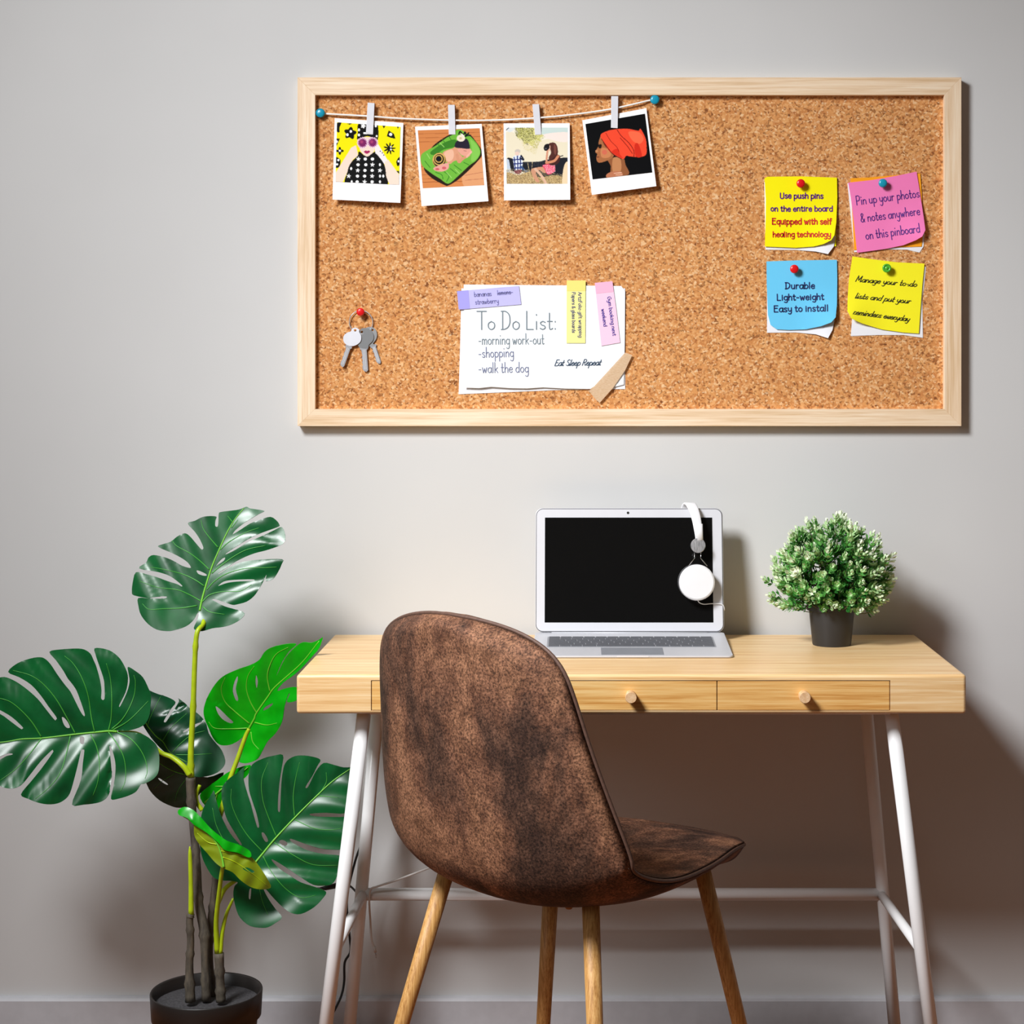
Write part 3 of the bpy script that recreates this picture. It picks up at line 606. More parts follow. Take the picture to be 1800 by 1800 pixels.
W4(t, 'bananas', 275, 264, 430, 256, 24, 5, yf, 'faint'); W4(t, 'lemons', 485, 250, 605, 240, 24, 5, yf, 'faint', strike=(0, 1.15)); W4(t, 'strawberry', 285, 334, 495, 320, 24, 5, yf, 'faint')
t, yf = tabnote([(1112, 118), (1283, 118), (1281, 400), (1280, 685), (1110, 685)], [(1112, 118), (1283, 118), (1282, 212), (1112, 214)], 'lemon', 'lemon_dark', 'pale yellow page marker with sideways writing near the top of the list')
W4(t, 'ArtzFolio gift wrapping', 1215, 224, 1222, 632, 19, 4.6, yf, 'slate', cap=.9, desc=.7); W4(t, 'Papers & glass boards', 1158, 224, 1160, 590, 19, 4.6, yf, 'slate', cap=.9, desc=.7)
t, yf = tabnote([(1365, 140), (1525, 125), (1562, 400), (1595, 680), (1425, 710), (1393, 400)], [(1365, 140), (1525, 125), (1537, 220), (1377, 238)], 'rose', 'rose_dark', 'pink page marker with blue sideways writing at the list\'s upper right')
W4(t, 'Gym booking next', 1478, 266, 1528, 618, 20, 4.6, yf, 'blue', cap=.9, desc=.7); W4(t, 'weekend', 1424, 378, 1446, 534, 20, 4.6, yf, 'blue', cap=.9)
q = N('tan_tape', .4); q.color(q.ramp(q.noise(q.coords((60, 60, 220)), 3, 3), [(.3, (224, 188, 148)), (.7, (240, 212, 178))])); q.b.inputs['Alpha'].default_value = .75; q.m.blend_method = 'BLEND' if hasattr(q.m, 'blend_method') else None
tp = N4([(1312, 1118), (1335, 1090), (1360, 1075), (1640, 770), (1705, 792), (1640, 930), (1530, 1090), (1410, 1225), (1380, 1200), (1350, 1165)])
tagp(sheet('adhesive_tape', dens(tp), flat(KY - .0055), q.m, grid=14), 'strip of tan tape across the lower right corner of the list', 'tape')
# ------------------------------------------------------------------ keys on a ring
N5 = lambda pts: cr(pts, 540, 500, 6.923)
kc = P(*N5([(655, 460)])[0], KY - .004)
R_ = 20.5 * (KY - CAMY) / FPX
rg = MB().tube([kc + Vector((R_ * math.cos(a), -.001 * math.sin(a * 3), R_ * math.sin(a))) for a in np.linspace(0, 2 * math.pi, 48, endpoint=False)], .0009, 8, closed=True)
tagp(rg.build('key_ring', 'key_steel', smooth=True), 'thin steel ring hanging from a red pin near the board\'s left side', 'key ring')
def key(head, hole, hr, blade, mat, y, label):
    bt, bb_, w = blade
    t = thing('key', P(*N5([bb_])[0], y), label, 'key', 'keys on the ring')
    a = np.linspace(0, 2 * math.pi, 14, endpoint=False)
    h = N5([(hole[0] + hr * math.cos(x), hole[1] + hr * math.sin(x)) for x in a])
    sheet('key_head', N5(smo(head, 4)), flat(y), mat, t, holes=[h], grid=3, thick=.0018, smooth=False)
    d = np.array(bb_, float) - np.array(bt); d /= np.linalg.norm(d); n_ = np.array([-d[1], d[0]]); bt = np.array(bt, float); e = np.array(bb_, float)
    out = [bt - n_ * w * .72, bt - n_ * w * .72 + d * 25, bt - n_ * w / 2 + d * 30, e - n_ * w / 2, e - n_ * w * .2 + d * 20, e + n_ * w * .3 + d * 6, e + n_ * w / 2 - d * 20]
    for k in range(1, 7): q_ = e - d * (20 + k * 26); out.append(q_ + n_ * w * (.5 if k % 2 else .36))
    out += [bt + n_ * w / 2 + d * 30, bt + n_ * w * .72 + d * 25, bt + n_ * w * .72]
    sheet('key_blade', N5([tuple(p) for p in out]), flat(y + .0002), 'key_steel', t, grid=6, thick=.0014, smooth=False)
    gm = MB()
    for s_ in (-.16, .14):
        f0 = N5([tuple(bt + n_ * w * s_ + d * 30)])[0]; f1 = N5([tuple(e + n_ * w * s_ - d * 8)])[0]
        gm.tube([P(*f0, y), P(*f1, y)], .0005, 6)
    gm.build('key_groove', 'white_plastic', t)
KM = dict(w=plain('white_key_head', (226, 228, 236), .3), g=plain('grey_key_head', (150, 152, 154), .35, metal=.5), l=plain('pale_key_head', (184, 186, 188), .3, metal=.5))
key([(770, 515), (830, 545), (850, 610), (835, 670), (800, 720), (830, 735), (760, 755), (700, 700), (670, 620), (700, 540)], (795, 555), 14, ((800, 735), (872, 950), 52), KM['l'], KY - .0035, 'steel key with a round grey head, rightmost of the three')
key([(640, 555), (690, 530), (760, 545), (805, 610), (800, 680), (750, 735), (735, 780), (640, 770), (620, 740), (580, 720), (580, 640)], (665, 578), 16, ((688, 765), (708, 1045), 66), KM['g'], KY - .0056, 'steel key with a darker grey head between the other two keys')
key([(545, 540), (585, 525), (630, 545), (632, 580), (655, 625), (650, 690), (600, 735), (540, 750), (480, 735), (442, 690), (445, 625), (490, 585), (530, 572)], (583, 557), 16, ((508, 745), (424, 985), 56), KM['w'], KY - .0078, 'steel key with a white oval head, leftmost of the three')
# ------------------------------------------------------------------ desk
X0, X1, YF, YB, ZT, ZB = -.4585, .6215, -.47, -.02, .75, .6868
desk = thing('desk', (.0815, -.245, 0), 'light bamboo desk with three drawers on white splayed steel legs against the wall', 'desk')
bm = bmesh.new(); bmesh.ops.create_cube(bm, size=1)
for v in bm.verts: v.co = Vector((X0 if v.co.x < 0 else X1, YF if v.co.y < 0 else YB, ZB if v.co.z < 0 else ZT))
bmesh.ops.bevel(bm, geom=list(bm.edges), offset=.0055, segments=4, profile=.5, affect='EDGES')
ff = [f for f in bm.faces if len(f.verts) == 4 and abs(f.calc_center_median().y - YF) < 1e-5][0]
q4 = sorted(ff.verts, key=lambda v: math.atan2(v.co.z - .718, v.co.x - .08)); bmesh.ops.delete(bm, geom=[ff], context='FACES_ONLY')
DX0, DX1, DZ0, DZ1 = -.3383, .4987, .6923, .7409
inn = sorted([(DX0, DZ0), (DX1, DZ0), (DX1, DZ1), (DX0, DZ1)], key=lambda p: math.atan2(p[1] - .718, p[0] - .08))
iv = [bm.verts.new((x, YF, z)) for x, z in inn]; bv = [bm.verts.new((x, YF + .32, z)) for x, z in inn]
for i in range(4):
    j = (i + 1) % 4; bm.faces.new((q4[i], q4[j], iv[j], iv[i])); bm.faces.new((iv[i], iv[j], bv[j], bv[i]))
bm.faces.new(bv)
bmesh.ops.recalc_face_normals(bm, faces=bm.faces)
ob = desk.location
V = [v.co.copy() for v in bm.verts]; bm.verts.index_update(); Fc = [tuple(v.index for v in f.verts) for f in bm.faces]; bm.free()
put('desktop', V, Fc, 'bamboo', desk)
dw = (DX1 - DX0 - .0012) / 3
for k in range(3):
    a = DX0 + .0014 + k * dw; b = a + dw - .0014
    d = MB().box(a, b, YF + .0005, YF + .014, DZ0 + .0008, DZ1 - .0014).box(a + .01, b - .01, YF + .014, YF + .3, DZ0 + .002, DZ1 - .012).build('drawer', 'bamboo_drawer', desk, bevel=.0006)
    xk = (a + b) / 2; zk = (DZ0 + DZ1) / 2
    MB().lathe([(0, 0), (.0085, 0), (.0085, .004), (.0092, .02), (.0086, .0212), (0, .0212)], (xk, YF + .0005, zk), 28, (0, -1, 0)).build('knob', 'knob_wood', d)
def leg(pa, pb, yt, yb, r=.0115):
    "steel tube on the sight lines pa (top) and pb (frame bottom) continued to the floor"
    a = P(pa[0], pa[1], yt); py = CY + CAMZ * FPX / (yb - CAMY); px = pa[0] + (pb[0] - pa[0]) * (py - pa[1]) / (pb[1] - pa[1]); b = P(px, py, yb)
    return a, b
def along(a, b, z): return a + (b - a) * ((a.z - z) / (a.z - b.z))
LG = dict(fl=leg((641, 1255), (574, 1800), -.425, -.425), fr=leg((1566, 1255), (1634.5, 1800), -.425, -.425), bl=leg((669, 1255), (616, 1800), -.115, -.105), br=leg((1518, 1255), (1571, 1800), -.115, -.105))
for k, (a, b) in LG.items():
    a = Vector((a.x, a.y, ZB + .001)); d = (b - a)
    lg = MB().tube([a, b + Vector((0, 0, .008))], .0115, 20).build('leg', 'white_metal', desk, smooth=False, bevel=0)
    for p in lg.data.polygons: p.use_smooth = len(p.vertices) == 4
    MB().lathe([(0, 0), (.0125, 0), (.0125, .01), (0, .01)], (b.x, b.y, 0), 16).build('foot', 'black', lg, smooth=False)
ZC = .293
for l_, r_ in (('fl', 'bl'), ('fr', 'br')):
    MB().tube([along(*LG[l_], ZC), along(*LG[r_], ZC)], .0085, 16).build('side_brace', 'white_metal', desk, smooth=True)
MB().tube([along(*LG['bl'], ZC), along(*LG['br'], ZC)], .0112, 18).build('rear_crossbar', 'white_metal', desk, smooth=True)
for y in (-.425, -.12):
    MB().box(-.345, .505, y - .012, y + .012, ZB - .0075, ZB + .001).build('top_rail', 'white_metal', desk, bevel=.002)
# ------------------------------------------------------------------ laptop
lx = .0885; LW = .343; ly0, ly1 = -.301, -.101
lap = thing('laptop', (lx, -.2, ZT), 'silver laptop with a black screen standing open on the desk', 'laptop')
def ztop(y): return .7645 + (y - ly1) * (.0105 / .2)
n_ = 10; cc = .010
def rrect(x0, x1, y0, y1, r, k=6):
    o = []
    for (cx_, cy_, a0) in ((x1 - r, y0 + r, -90), (x1 - r, y1 - r, 0), (x0 + r, y1 - r, 90), (x0 + r, y0 + r, 180)):
        for j in range(k + 1): a = math.radians(a0 + 90 * j / k); o.append((cx_ + r * math.cos(a), cy_ + r * math.sin(a)))
    return o
ro = rrect(lx - LW / 2, lx + LW / 2, ly0, ly1 + .006, .009); n = len(ro)
V = [(x, y, ZT + .0008) for x, y in ro] + [(x, y, ztop(y)) for x, y in ro]
body = put('base', V, [tuple(range(n - 1, -1, -1)), tuple(range(n, 2 * n))] + [(i, (i + 1) % n, n + (i + 1) % n, n + i) for i in range(n)], 'alu', lap, bevel=.0008)
def onbase(name, x0, x1, y0, y1, h, mat, parent, bev=0, h0=.0002):
    V = [(x, y, ztop(y) + d) for d in (h0, h) for (x, y) in ((x0, y0), (x1, y0), (x1, y1), (x0, y1))]
    return put(name, V, [(3, 2, 1, 0), (4, 5, 6, 7), (0, 1, 5, 4), (1, 2, 6, 5), (2, 3, 7, 6), (3, 0, 4, 7)], mat, parent, bevel=bev)
kx0, kx1, ky0, ky1 = lx - .146, lx + .146, -.226, -.141
kb = onbase('keyboard', kx0 - .002, kx1 + .002, ky0 - .001, ky1 + .001, .0005, plain('keyboard_well', (150, 152, 158), .5), lap)
rows = [[1] * 14, [1] * 13 + [1.5], [1.5] + [1] * 12 + [1], [1.75] + [1] * 11 + [1.75], [2.25] + [1] * 10 + [2.25], [1, 1, 1, 1.25, 5.2, 1.25, 1, 1, 1, 1]]
rh = (ky1 - ky0) / 6; y = ky1
for ri, r in enumerate(rows):
    tot = sum(r); h = rh * (.8 if ri == 0 else 1.04); x = kx0; u = (kx1 - kx0) / tot
    for w in r: onbase('key', x + .0011, x + w * u - .0011, y - h + .0016, y - .0006, .0016, 'key', kb, 0, .0004); x += w * u
    y -= h
onbase('touchpad', lx - .0535, lx + .0535, -.292, -.234, .0004, plain('touchpad_grey', (172, 176, 184), .3, metal=.4), lap)
MB().box(lx - .027, lx + .027, ly0 - .0006, ly0 + .002, ztop(ly0) - .0024, ztop(ly0) + .0002).build('front_notch', 'lid_bezel', lap)
# lid
th = math.radians(9.5); LH = .2255; hp = Vector((lx, ly1 + .001, .7655)); eu = Vector((0, math.sin(th), math.cos(th))); en = Vector((0, -math.cos(th), math.sin(th)))
def lidp(u, v, d=0): return hp + Vector((u, 0, 0)) + eu * v + en * d
def lidrect(name, u0, u1, v0, v1, d0, d1, r, mat, parent, bev=0):
    ro = rrect(u0, u1, v0, v1, r) if r else [(u0, v0), (u1, v0), (u1, v1), (u0, v1)]; n = len(ro)
    V = [lidp(x, y, d0) for x, y in ro] + [lidp(x, y, d1) for x, y in ro]
    return put(name, V, [tuple(range(n - 1, -1, -1)), tuple(range(n, 2 * n))] + [(i, (i + 1) % n, n + (i + 1) % n, n + i) for i in range(n)], mat, parent, bevel=bev)
lid = lidrect('lid', -LW / 2, LW / 2, 0, LH, -.006, 0, .013, 'alu', lap, .0012)
lidrect('rim_gasket', -LW / 2 + .0012, LW / 2 - .0012, .001, LH - .0012, -.0003, .0005, .0125, 'black', lid)
lidrect('bezel', -LW / 2 + .0022, LW / 2 - .0022, .002, LH - .0022, 0, .0012, .0117, 'lid_bezel', lid)
scr = lidrect('screen', (958 - 1106.5) * 3.33 / FPX, (1253 - 1106.5) * 3.33 / FPX, .0175, LH - .0175, .001, .0016, 0, 'screen', lid)
MB().lathe([(0, .0012), (.0024, .0012), (.0022, .0018), (0, .0018)], lidp(-.002, LH - .0088, 0), 18, en).build('webcam', 'black', lid)
MB().tube([lidp(-LW / 2 + .03, -.0025, -.003), lidp(LW / 2 - .03, -.0025, -.003)], .004, 14).build('hinge', 'alu', lap, smooth=True)
# ------------------------------------------------------------------ headphones hanging over the lid
def lidY(z): return hp.y + (z - hp.z) * math.tan(th)
hp_t = thing('headphones', P(1225, 1056, -.1), 'white headphones hooked over the top right of the laptop lid', 'headphones')
def HP(px, py, off): p = P(px, py, -.09); y = lidY(p.z) - off; return P(px, py, y)
band = [HP(1229, 946, .022), HP(1227, 930, .023), HP(1224, 912, .021), HP(1219.5, 897, .016)]
topv = HP(1213, 886, .002) ; topb = topv + Vector((-.003, .010, -.001)); bk = [topb + Vector((-.004, .008, -.010)), topb + Vector((-.005, .011, -.03)), topb + Vector((-.006, .010, -.06))]
path = crv([tuple(p) for p in band + [HP(1216, 889.5, .009), topv, topb] + bk], 6)
mb = MB(); V = []; Fc = []; wid = np.interp(np.linspace(0, 1, len(path)), [0, .35, 1], [.0068, .0092, .0092])
k = len(path)
for i, p in enumerate(path):
    d = path[min(i + 1, k - 1)] - path[max(i - 1, 0)]; d = Vector(d).normalized(); nrm = d.cross(Vector((1, 0, 0))).normalized(); side_ = nrm.cross(d).normalized(); p = Vector(p)
    for (a, b) in ((-1, -.6), (-.8, -1), (.8, -1), (1, -.6), (1, .6), (.8, 1), (-.8, 1), (-1, .6)): V.append(p + side_ * (a * wid[i]) + nrm * (b * .0022))
for i in range(k - 1):
    for j in range(8): Fc.append((i * 8 + j, i * 8 + (j + 1) % 8, (i + 1) * 8 + (j + 1) % 8, (i + 1) * 8 + j))
Fc += [tuple(range(8)), tuple((k - 1) * 8 + j for j in range(7, -1, -1))]
put('headband', V, Fc, 'white_plastic', hp_t, smooth=True)
sl = MB(); a = HP(1229.5, 921, .0255); b = HP(1230, 950, .0265)
sl.tube([a, b], [.0058, .0062], 12, flat=.4); sl.build('slider', 'white_plastic', hp_t, smooth=True)
def disc(c, prof, name, mat, ax=en, par=hp_t): return MB().lathe(prof, c, 40, ax).build(name, mat, par, smooth=False)
def dial(c, s):
    r = 13 * 3.3 / FPX; ax = en * s
    o = disc(c, [(0, -.004), (r * .95, -.004), (r, -.003), (r, .003), (r * .94, .004), (0, .0043)], 'hinge_disc', SPUN, ax)
    return o
SP = N('spun_steel', .35, metal=.55); tcn = SP.n('ShaderNodeTexCoord'); g_ = SP.n('ShaderNodeNormal') if False else None
SP.color(SP.ramp(SP.noise(SP.coords((300, 300, 12)), 2, 3), [(.3, (150, 150, 152)), (.7, (205, 205, 208))])); SPUN = SP.m
dial(HP(1227, 959, .024), 1)
def wires(pts, par=hp_t): MB().tube([HP(*p) for p in pts], .0008, 8).build('wire_yoke', 'chrome', par, smooth=True)
wires([(1220.5, 970, .022), (1221, 981, .022), (1210, 995, .020)]); wires([(1232, 970, .022), (1231.5, 981, .022), (1243, 995, .020)])
cup = HP(1225, 1024, .021); r = 31.7 * 3.3 / FPX
disc(cup, [(0, -.006), (r * .97, -.006), (r, -.003), (r, .003), (r * .97, .006), (r * .9, .0075), (0, .0078)], 'ear_cup', 'white_plastic')
disc(HP(1222.5, 1023, .012), [(0, -.008), (r * .9, -.008), (r * 1.0, -.003), (r * 1.0, .003), (r * .85, .006), (0, .006)], 'ear_cushion', plain('dark_ear_cushion', (48, 48, 50), .6))
bc = cup + Vector((-.004, .054, 0)); disc(bc, [(0, -.006), (r * .97, -.006), (r, 0), (r * .97, .006), (0, .007)], 'ear_cup', 'white_plastic', -en)
disc(bc + en * .012, [(0, -.005), (r * .95, -.004), (r * .95, .003), (r * .8, .005), (0, .005)], 'ear_cushion', 'black')
MB().tube([bk[-1], bc + Vector((0, 0, r * .9))], .004, 10).build('slider', 'white_plastic', hp_t, smooth=True)
cab = crv([tuple(HP(*p)) for p in ((1226, 1054, .02), (1229, 1059, .018), (1237, 1062, .012), (1252, 1061, .006), (1266, 1061.5, .004), (1271, 1064, .0035), (1273, 1068, .001), (1273.5, 1073, -.004))], 6)
MB().tube(cab, .0009, 8).build('cable', 'white_plastic', hp_t, smooth=True)
# ------------------------------------------------------------------ small leafy plant
by = -.147
b0 = P(1461, 1128, by)
sp_ = thing('potted_plant', (b0.x, by, ZT), 'small bushy artificial plant with pale tipped leaves in a charcoal pot on the desk', 'potted plant')
cx_ = b0.x + .001; pr = MB().lathe([(0, 0), (.0335, 0), (.0345, .002), (.0405, .0615), (.0445, .0625), (.0458, .0835), (.0445, .0845), (.0425, .0835), (.0405, .064), (.038, .06), (0, .06)], (cx_, by, ZT), 48).build('pot', 'pot', sp_, smooth=False)
for p in pr.data.polygons: p.use_smooth = True
pr.data.set_sharp_from_angle(angle=math.radians(35)) if hasattr(pr.data, 'set_sharp_from_angle') else None
MB().lathe([(0, .071), (.02, .073), (.0412, .070)], (cx_, by, ZT), 30).build('soil', 'soil', sp_, smooth=True)
R = random.Random(11)
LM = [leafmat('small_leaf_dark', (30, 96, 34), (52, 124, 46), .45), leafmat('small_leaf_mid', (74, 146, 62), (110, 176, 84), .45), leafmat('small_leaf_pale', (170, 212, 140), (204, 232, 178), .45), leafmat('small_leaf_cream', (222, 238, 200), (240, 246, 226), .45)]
fo = MB(); st = MB()
cen = Vector((cx_ - .001, by, ZT + .128))
def leaflet(b, d, up, L, W, m):
    s_ = d.cross(up).normalized(); n2 = s_.cross(d).normalized()
    t_ = b + d * L + n2 * (L * .22)
    fo.add([b, b + d * L * .45 + s_ * W * .42, b + d * L * .8 + s_ * W * .5 + n2 * L * .1, t_, b + d * L * .8 - s_ * W * .5 + n2 * L * .1, b + d * L * .45 - s_ * W * .42, b + d * L * .5 - n2 * L * .05],
           [(0, 1, 6), (1, 2, 3, 6), (3, 4, 5, 6), (0, 6, 5)], m)
def sprig(p, ax, size, pale):
    ax = ax.normalized(); u = ax.orthogonal().normalized(); w = ax.cross(u)
    for tier in range(4):
        nl = (4, 5, 5, 4)[tier]; sp = (1.2, 1.0, .72, .4)[tier]; L = size * (1.0, .95, .8, .6)[tier]; base = p - ax * size * (1.5 - tier * .45)
        off = R.random() * 6
        for j in range(nl):
            t = off + 2 * math.pi * j / nl + R.uniform(-.2, .2); rad = u * math.cos(t) + w * math.sin(t)
            d = (ax * math.cos(sp) + rad * math.sin(sp)).normalized()
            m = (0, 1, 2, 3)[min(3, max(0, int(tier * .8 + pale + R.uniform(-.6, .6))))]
            leaflet(base, d, ax, L * R.uniform(.85, 1.1), L * .42, m)
def half(th_, ph):
    # silhouette radius of the bush by elevation
    e = th_
    return np.interp(e, [-1.2, -.55, -.25, 0, .35, .75, 1.1, 1.57], [.080, .108, .118, .116, .116, .118, .120, .122])
tot = 0; k = 0
for i in range(330):
    g = (i + .5) / 330; e = math.asin(-.56 + 1.54 * g); ph = i * 2.399963 + R.uniform(-.15, .15)
    d = Vector((math.cos(e) * math.cos(ph), math.cos(e) * math.sin(ph), math.sin(e)))
    rr = half(e, ph) * R.choice((1.02, .95, .88, .75, .6)) * R.uniform(.94, 1.03)
    sc_ = Vector((1, .78, 1.0)); rr *= 1 + .1 * math.sin(ph * 3 + e * 4); rr *= .95; p = cen + Vector((d.x * rr * sc_.x, d.y * rr * sc_.y, d.z * rr * sc_.z - .012))
    if p.z < ZT + .066 or p.y > -.02: continue
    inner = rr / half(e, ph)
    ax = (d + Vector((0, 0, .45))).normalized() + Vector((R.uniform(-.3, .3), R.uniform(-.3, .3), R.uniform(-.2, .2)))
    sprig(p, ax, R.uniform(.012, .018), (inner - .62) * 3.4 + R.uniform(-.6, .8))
    if i % 3 == 0:
        s0 = Vector((cx_ + d.x * .02, by + d.y * .02, ZT + .072)); mid = (s0 + p) / 2 + Vector((0, 0, .01 * (1 if d.z > 0 else -1)))
        st.tube(crv([tuple(s0), tuple(mid), tuple(p)], 3), .0008, 5, caps=False)
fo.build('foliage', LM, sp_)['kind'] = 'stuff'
st.build('stems', plain('brown_green_stem', (86, 88, 48), .7), sp_)['kind'] = 'stuff'
# ------------------------------------------------------------------ chair
def crom(K, n):
    K = np.array(K, float); m = len(K); K = np.vstack([2 * K[0] - K[1], K, 2 * K[-1] - K[-2]])
    u = np.linspace(0, m - 1, n); i = np.minimum(u.astype(int), m - 2); f = (u - i)[:, None]
    a, b, c, d = K[i], K[i + 1], K[i + 2], K[i + 3]
    return .5 * (2 * b + (c - a) * f + (2 * a - 5 * b + 4 * c - d) * f * f + (3 * b - a - 3 * c + d) * f ** 3)
OX, OY, AN = -.006, -.61, math.radians(43.75)
PROF = [[-0.2491, 0.8886], [-0.2367, 0.839], [-0.2311, 0.7194], [-0.2172, 0.5751], [-0.1779, 0.5075], [-0.0581, 0.4849], [0.0832, 0.4806], [0.217, 0.4776], [0.3571, 0.4521]]
WID = [0.1198, 0.1964, 0.2322, 0.2637, 0.2659, 0.2457, 0.1989, 0.1366, 0.0829]
CUR = [0.0176, 0.0167, 0.036, 0.0609, 0.0548, 0.0308, 0.0215, 0.015, 0.0117]
def shell(NU=97, NV=33):
    uu = np.linspace(0, 1, NU); uu = uu + .035 * np.sin(-2 * math.pi * uu)*0; # even
    # cluster rows near both ends so the round outline is smooth
    uu = .5 - .5 * np.cos(math.pi * np.linspace(0, 1, NU)); uu = .35 * uu + .65 * np.linspace(0, 1, NU)
    def at(K):
        K = np.array(K, float); K = K if K.ndim == 2 else K[:, None]; D = crom(K, 2001); return D[np.round(uu * 2000).astype(int)]
    C, W, Kc = at(PROF), at(WID)[:, 0], at(CUR)[:, 0]
    r = np.ones(NU); q_ = np.clip((.17 - uu) / .17, 0, 1); r *= np.sqrt(np.clip(1 - q_ ** 2.6, 1e-5, 1)); q_ = np.clip((uu - .8) / .2, 0, 1); r *= np.sqrt(np.clip(1 - q_ ** 2.6, 1e-5, 1))
    T = np.gradient(C, axis=0); T /= np.linalg.norm(T, axis=1)[:, None]; Nn = np.stack([-T[:, 1], T[:, 0]], 1)
    v = np.sin(np.linspace(-1, 1, NV) * math.pi / 2); v = .4 * v + .6 * np.linspace(-1, 1, NV)
    lat = (W * r)[:, None] * v[None]; off = (Kc * r)[:, None] * (np.abs(v) ** 2.3)[None]
    ca, sa = math.cos(AN), math.sin(AN)
    def world(f, z, l): return np.stack([OX + f * ca - l * sa, OY + f * sa + l * ca, z], -1)
    e = (1 - np.abs(v) ** 4)[None] * (r ** .35)[:, None]
    f0 = C[:, 0:1] + off * Nn[:, 0:1]; z0 = C[:, 1:2] + off * Nn[:, 1:2]
    for _ in range(14):
        wv = np.clip(np.abs(v), 0, 1)[None] ** 1.5 * .5
        for A_ in (f0, z0): A_[1:-1] = A_[1:-1] * (1 - wv) + wv * (A_[:-2] + A_[2:]) / 2
    lay = lambda h: world(f0 + h * Nn[:, 0:1], z0 + h * Nn[:, 1:2], lat)
    # cushion side gets a few soft creases on the seat
    S_, Vg = np.meshgrid(uu, v, indexing='ij')
    crease = .0022 * np.sin((S_ * 46 + Vg * 5)) * np.exp(-((S_ - .66) / .1) ** 2) * np.clip(1 - Vg ** 2, 0, 1)
    return lay(-.030 * e - .004), lay(0 * e - .004), lay(.004 + 0 * e), lay(.012 * e + .004 + crease)
cb, cm, cm2, ct = shell()
NU_, NV_ = cb.shape[:2]
def closed_pair(A, B):
    V = list(A.reshape(-1, 3)) + list(B.reshape(-1, 3)); n = NU_ * NV_; Fc = []
    for i in range(NU_ - 1):
        for j in range(NV_ - 1):
            a = i * NV_ + j; Fc.append((a, a + 1, a + NV_ + 1, a + NV_)); Fc.append((n + a, n + a + NV_, n + a + NV_ + 1, n + a + 1))
    ring = [i * NV_ for i in range(NU_)] + [(NU_ - 1) * NV_ + j for j in range(1, NV_)] + [i * NV_ + NV_ - 1 for i in range(NU_ - 2, -1, -1)] + [j for j in range(NV_ - 2, 0, -1)]
    for a, b in zip(ring, ring[1:] + ring[:1]): Fc.append((a, a + n if False else b, b + n, a + n))
    return [Vector(v) for v in V], Fc, ring
chair = thing('desk_chair', (OX, OY, 0), 'mottled brown suede shell chair with oak legs turned towards the desk', 'chair')
def fixn(o):
    b = bmesh.new(); b.from_mesh(o.data); bmesh.ops.remove_doubles(b, verts=b.verts, dist=.0002); bmesh.ops.recalc_face_normals(b, faces=b.faces); b.to_mesh(o.data); b.free(); return o
V, Fc, ring = closed_pair(cb, cm); fixn(put('shell', V, Fc, 'suede', chair, smooth=True))
V, Fc, ring = closed_pair(cm2, ct); fixn(put('cushion', V, Fc, 'suede', chair, smooth=True))
rp = ((cm + cm2) / 2).reshape(-1, 3)[ring]; keep = [rp[0]]
for p in rp[1:]:
    if np.linalg.norm(p - keep[-1]) > .004: keep.append(p)
MB().tube(keep, .0030, 8, closed=True).build('piping', 'suede_edge', chair, smooth=True)
def cleg(pt, pb, yt, yb, r0=.0128, r1=.0095):
    a, b = leg(pt, pb, yt, yb); d = (a - b).normalized()
    o = MB().tube([a + d * .012, a * .5 + b * .5, b + d * .004, b], [r0, (r0 + r1) / 2 + .0005, r1, r1 * .8], 20).build('leg', 'leg_wood', chair, smooth=True)
    MB().lathe([(0, 0), (r1 * .9, 0), (r1 * .95, .004), (0, .005)], (b.x, b.y, 0), 16).build('foot_pad', 'black', o)
    return a, b
tops = [cleg((784, 1535), (706, 1800), -.585, -.62), cleg((1038, 1580), (1045.5, 1800), -.79, -.86), cleg((967.5, 1580), (955, 1800), -.47, -.42), cleg((1236, 1535), (1300, 1800), -.60, -.57)]
# black mounting cross under the seat
c0 = Vector((OX + .07 * math.cos(AN), OY + .07 * math.sin(AN), .452))
mp = MB().lathe([(0, -.006), (.085, -.006), (.1, .004), (.1, .010), (0, .012)], c0 + Vector((-.02, -.02, -.004)), 32)
mp.build('mounting_plate', 'black', chair, smooth=False)
MB().lathe([(0, 0), (.006, 0), (.006, -.008), (.0045, -.01), (0, -.01)], P(1000, 1586, -.62), 16).build('bolt', plain('brass_bolt', (150, 110, 70), .35, metal=.8), chair)
# ------------------------------------------------------------------ big cheese plant
PB = P(363, 1740, -.31)
plant = thing('potted_monstera', (PB.x, -.31, 0), 'tall artificial swiss cheese plant with split leaves in a black pot left of the desk', 'potted plant')
pz = PB.z; pr_ = 97.5 * 3.1 / FPX
po = MB().lathe([(0, 0), (pr_ * .72, 0), (pr_ * .74, .004), (pr_ * .9, pz - .048), (pr_ * .92, pz - .045), (pr_ * .975, pz - .044), (pr_, pz - .002), (pr_ * .99, pz), (pr_ * .955, pz - .002), (pr_ * .93, pz - .03), (pr_ * .9, pz - .06), (0, pz - .06)], (PB.x, -.31, 0), 56).build('pot', 'pot_big', plant, smooth=True)
MB().lathe([(0, pz - .018), (pr_ * .5, pz - .019), (pr_ * .938, pz - .021)], (PB.x, -.31, 0), 40).build('soil', 'soil', plant, smooth=True)
C2 = lambda pts: cr(pts, 240, 1100, 4.5)
C3 = lambda pts: cr(pts, 240, 1400, 4.5)
C1 = lambda pts: cr(pts, 0, 1100, 5.294)
CA = lambda pts: cr(pts, 200, 870, 4.5)
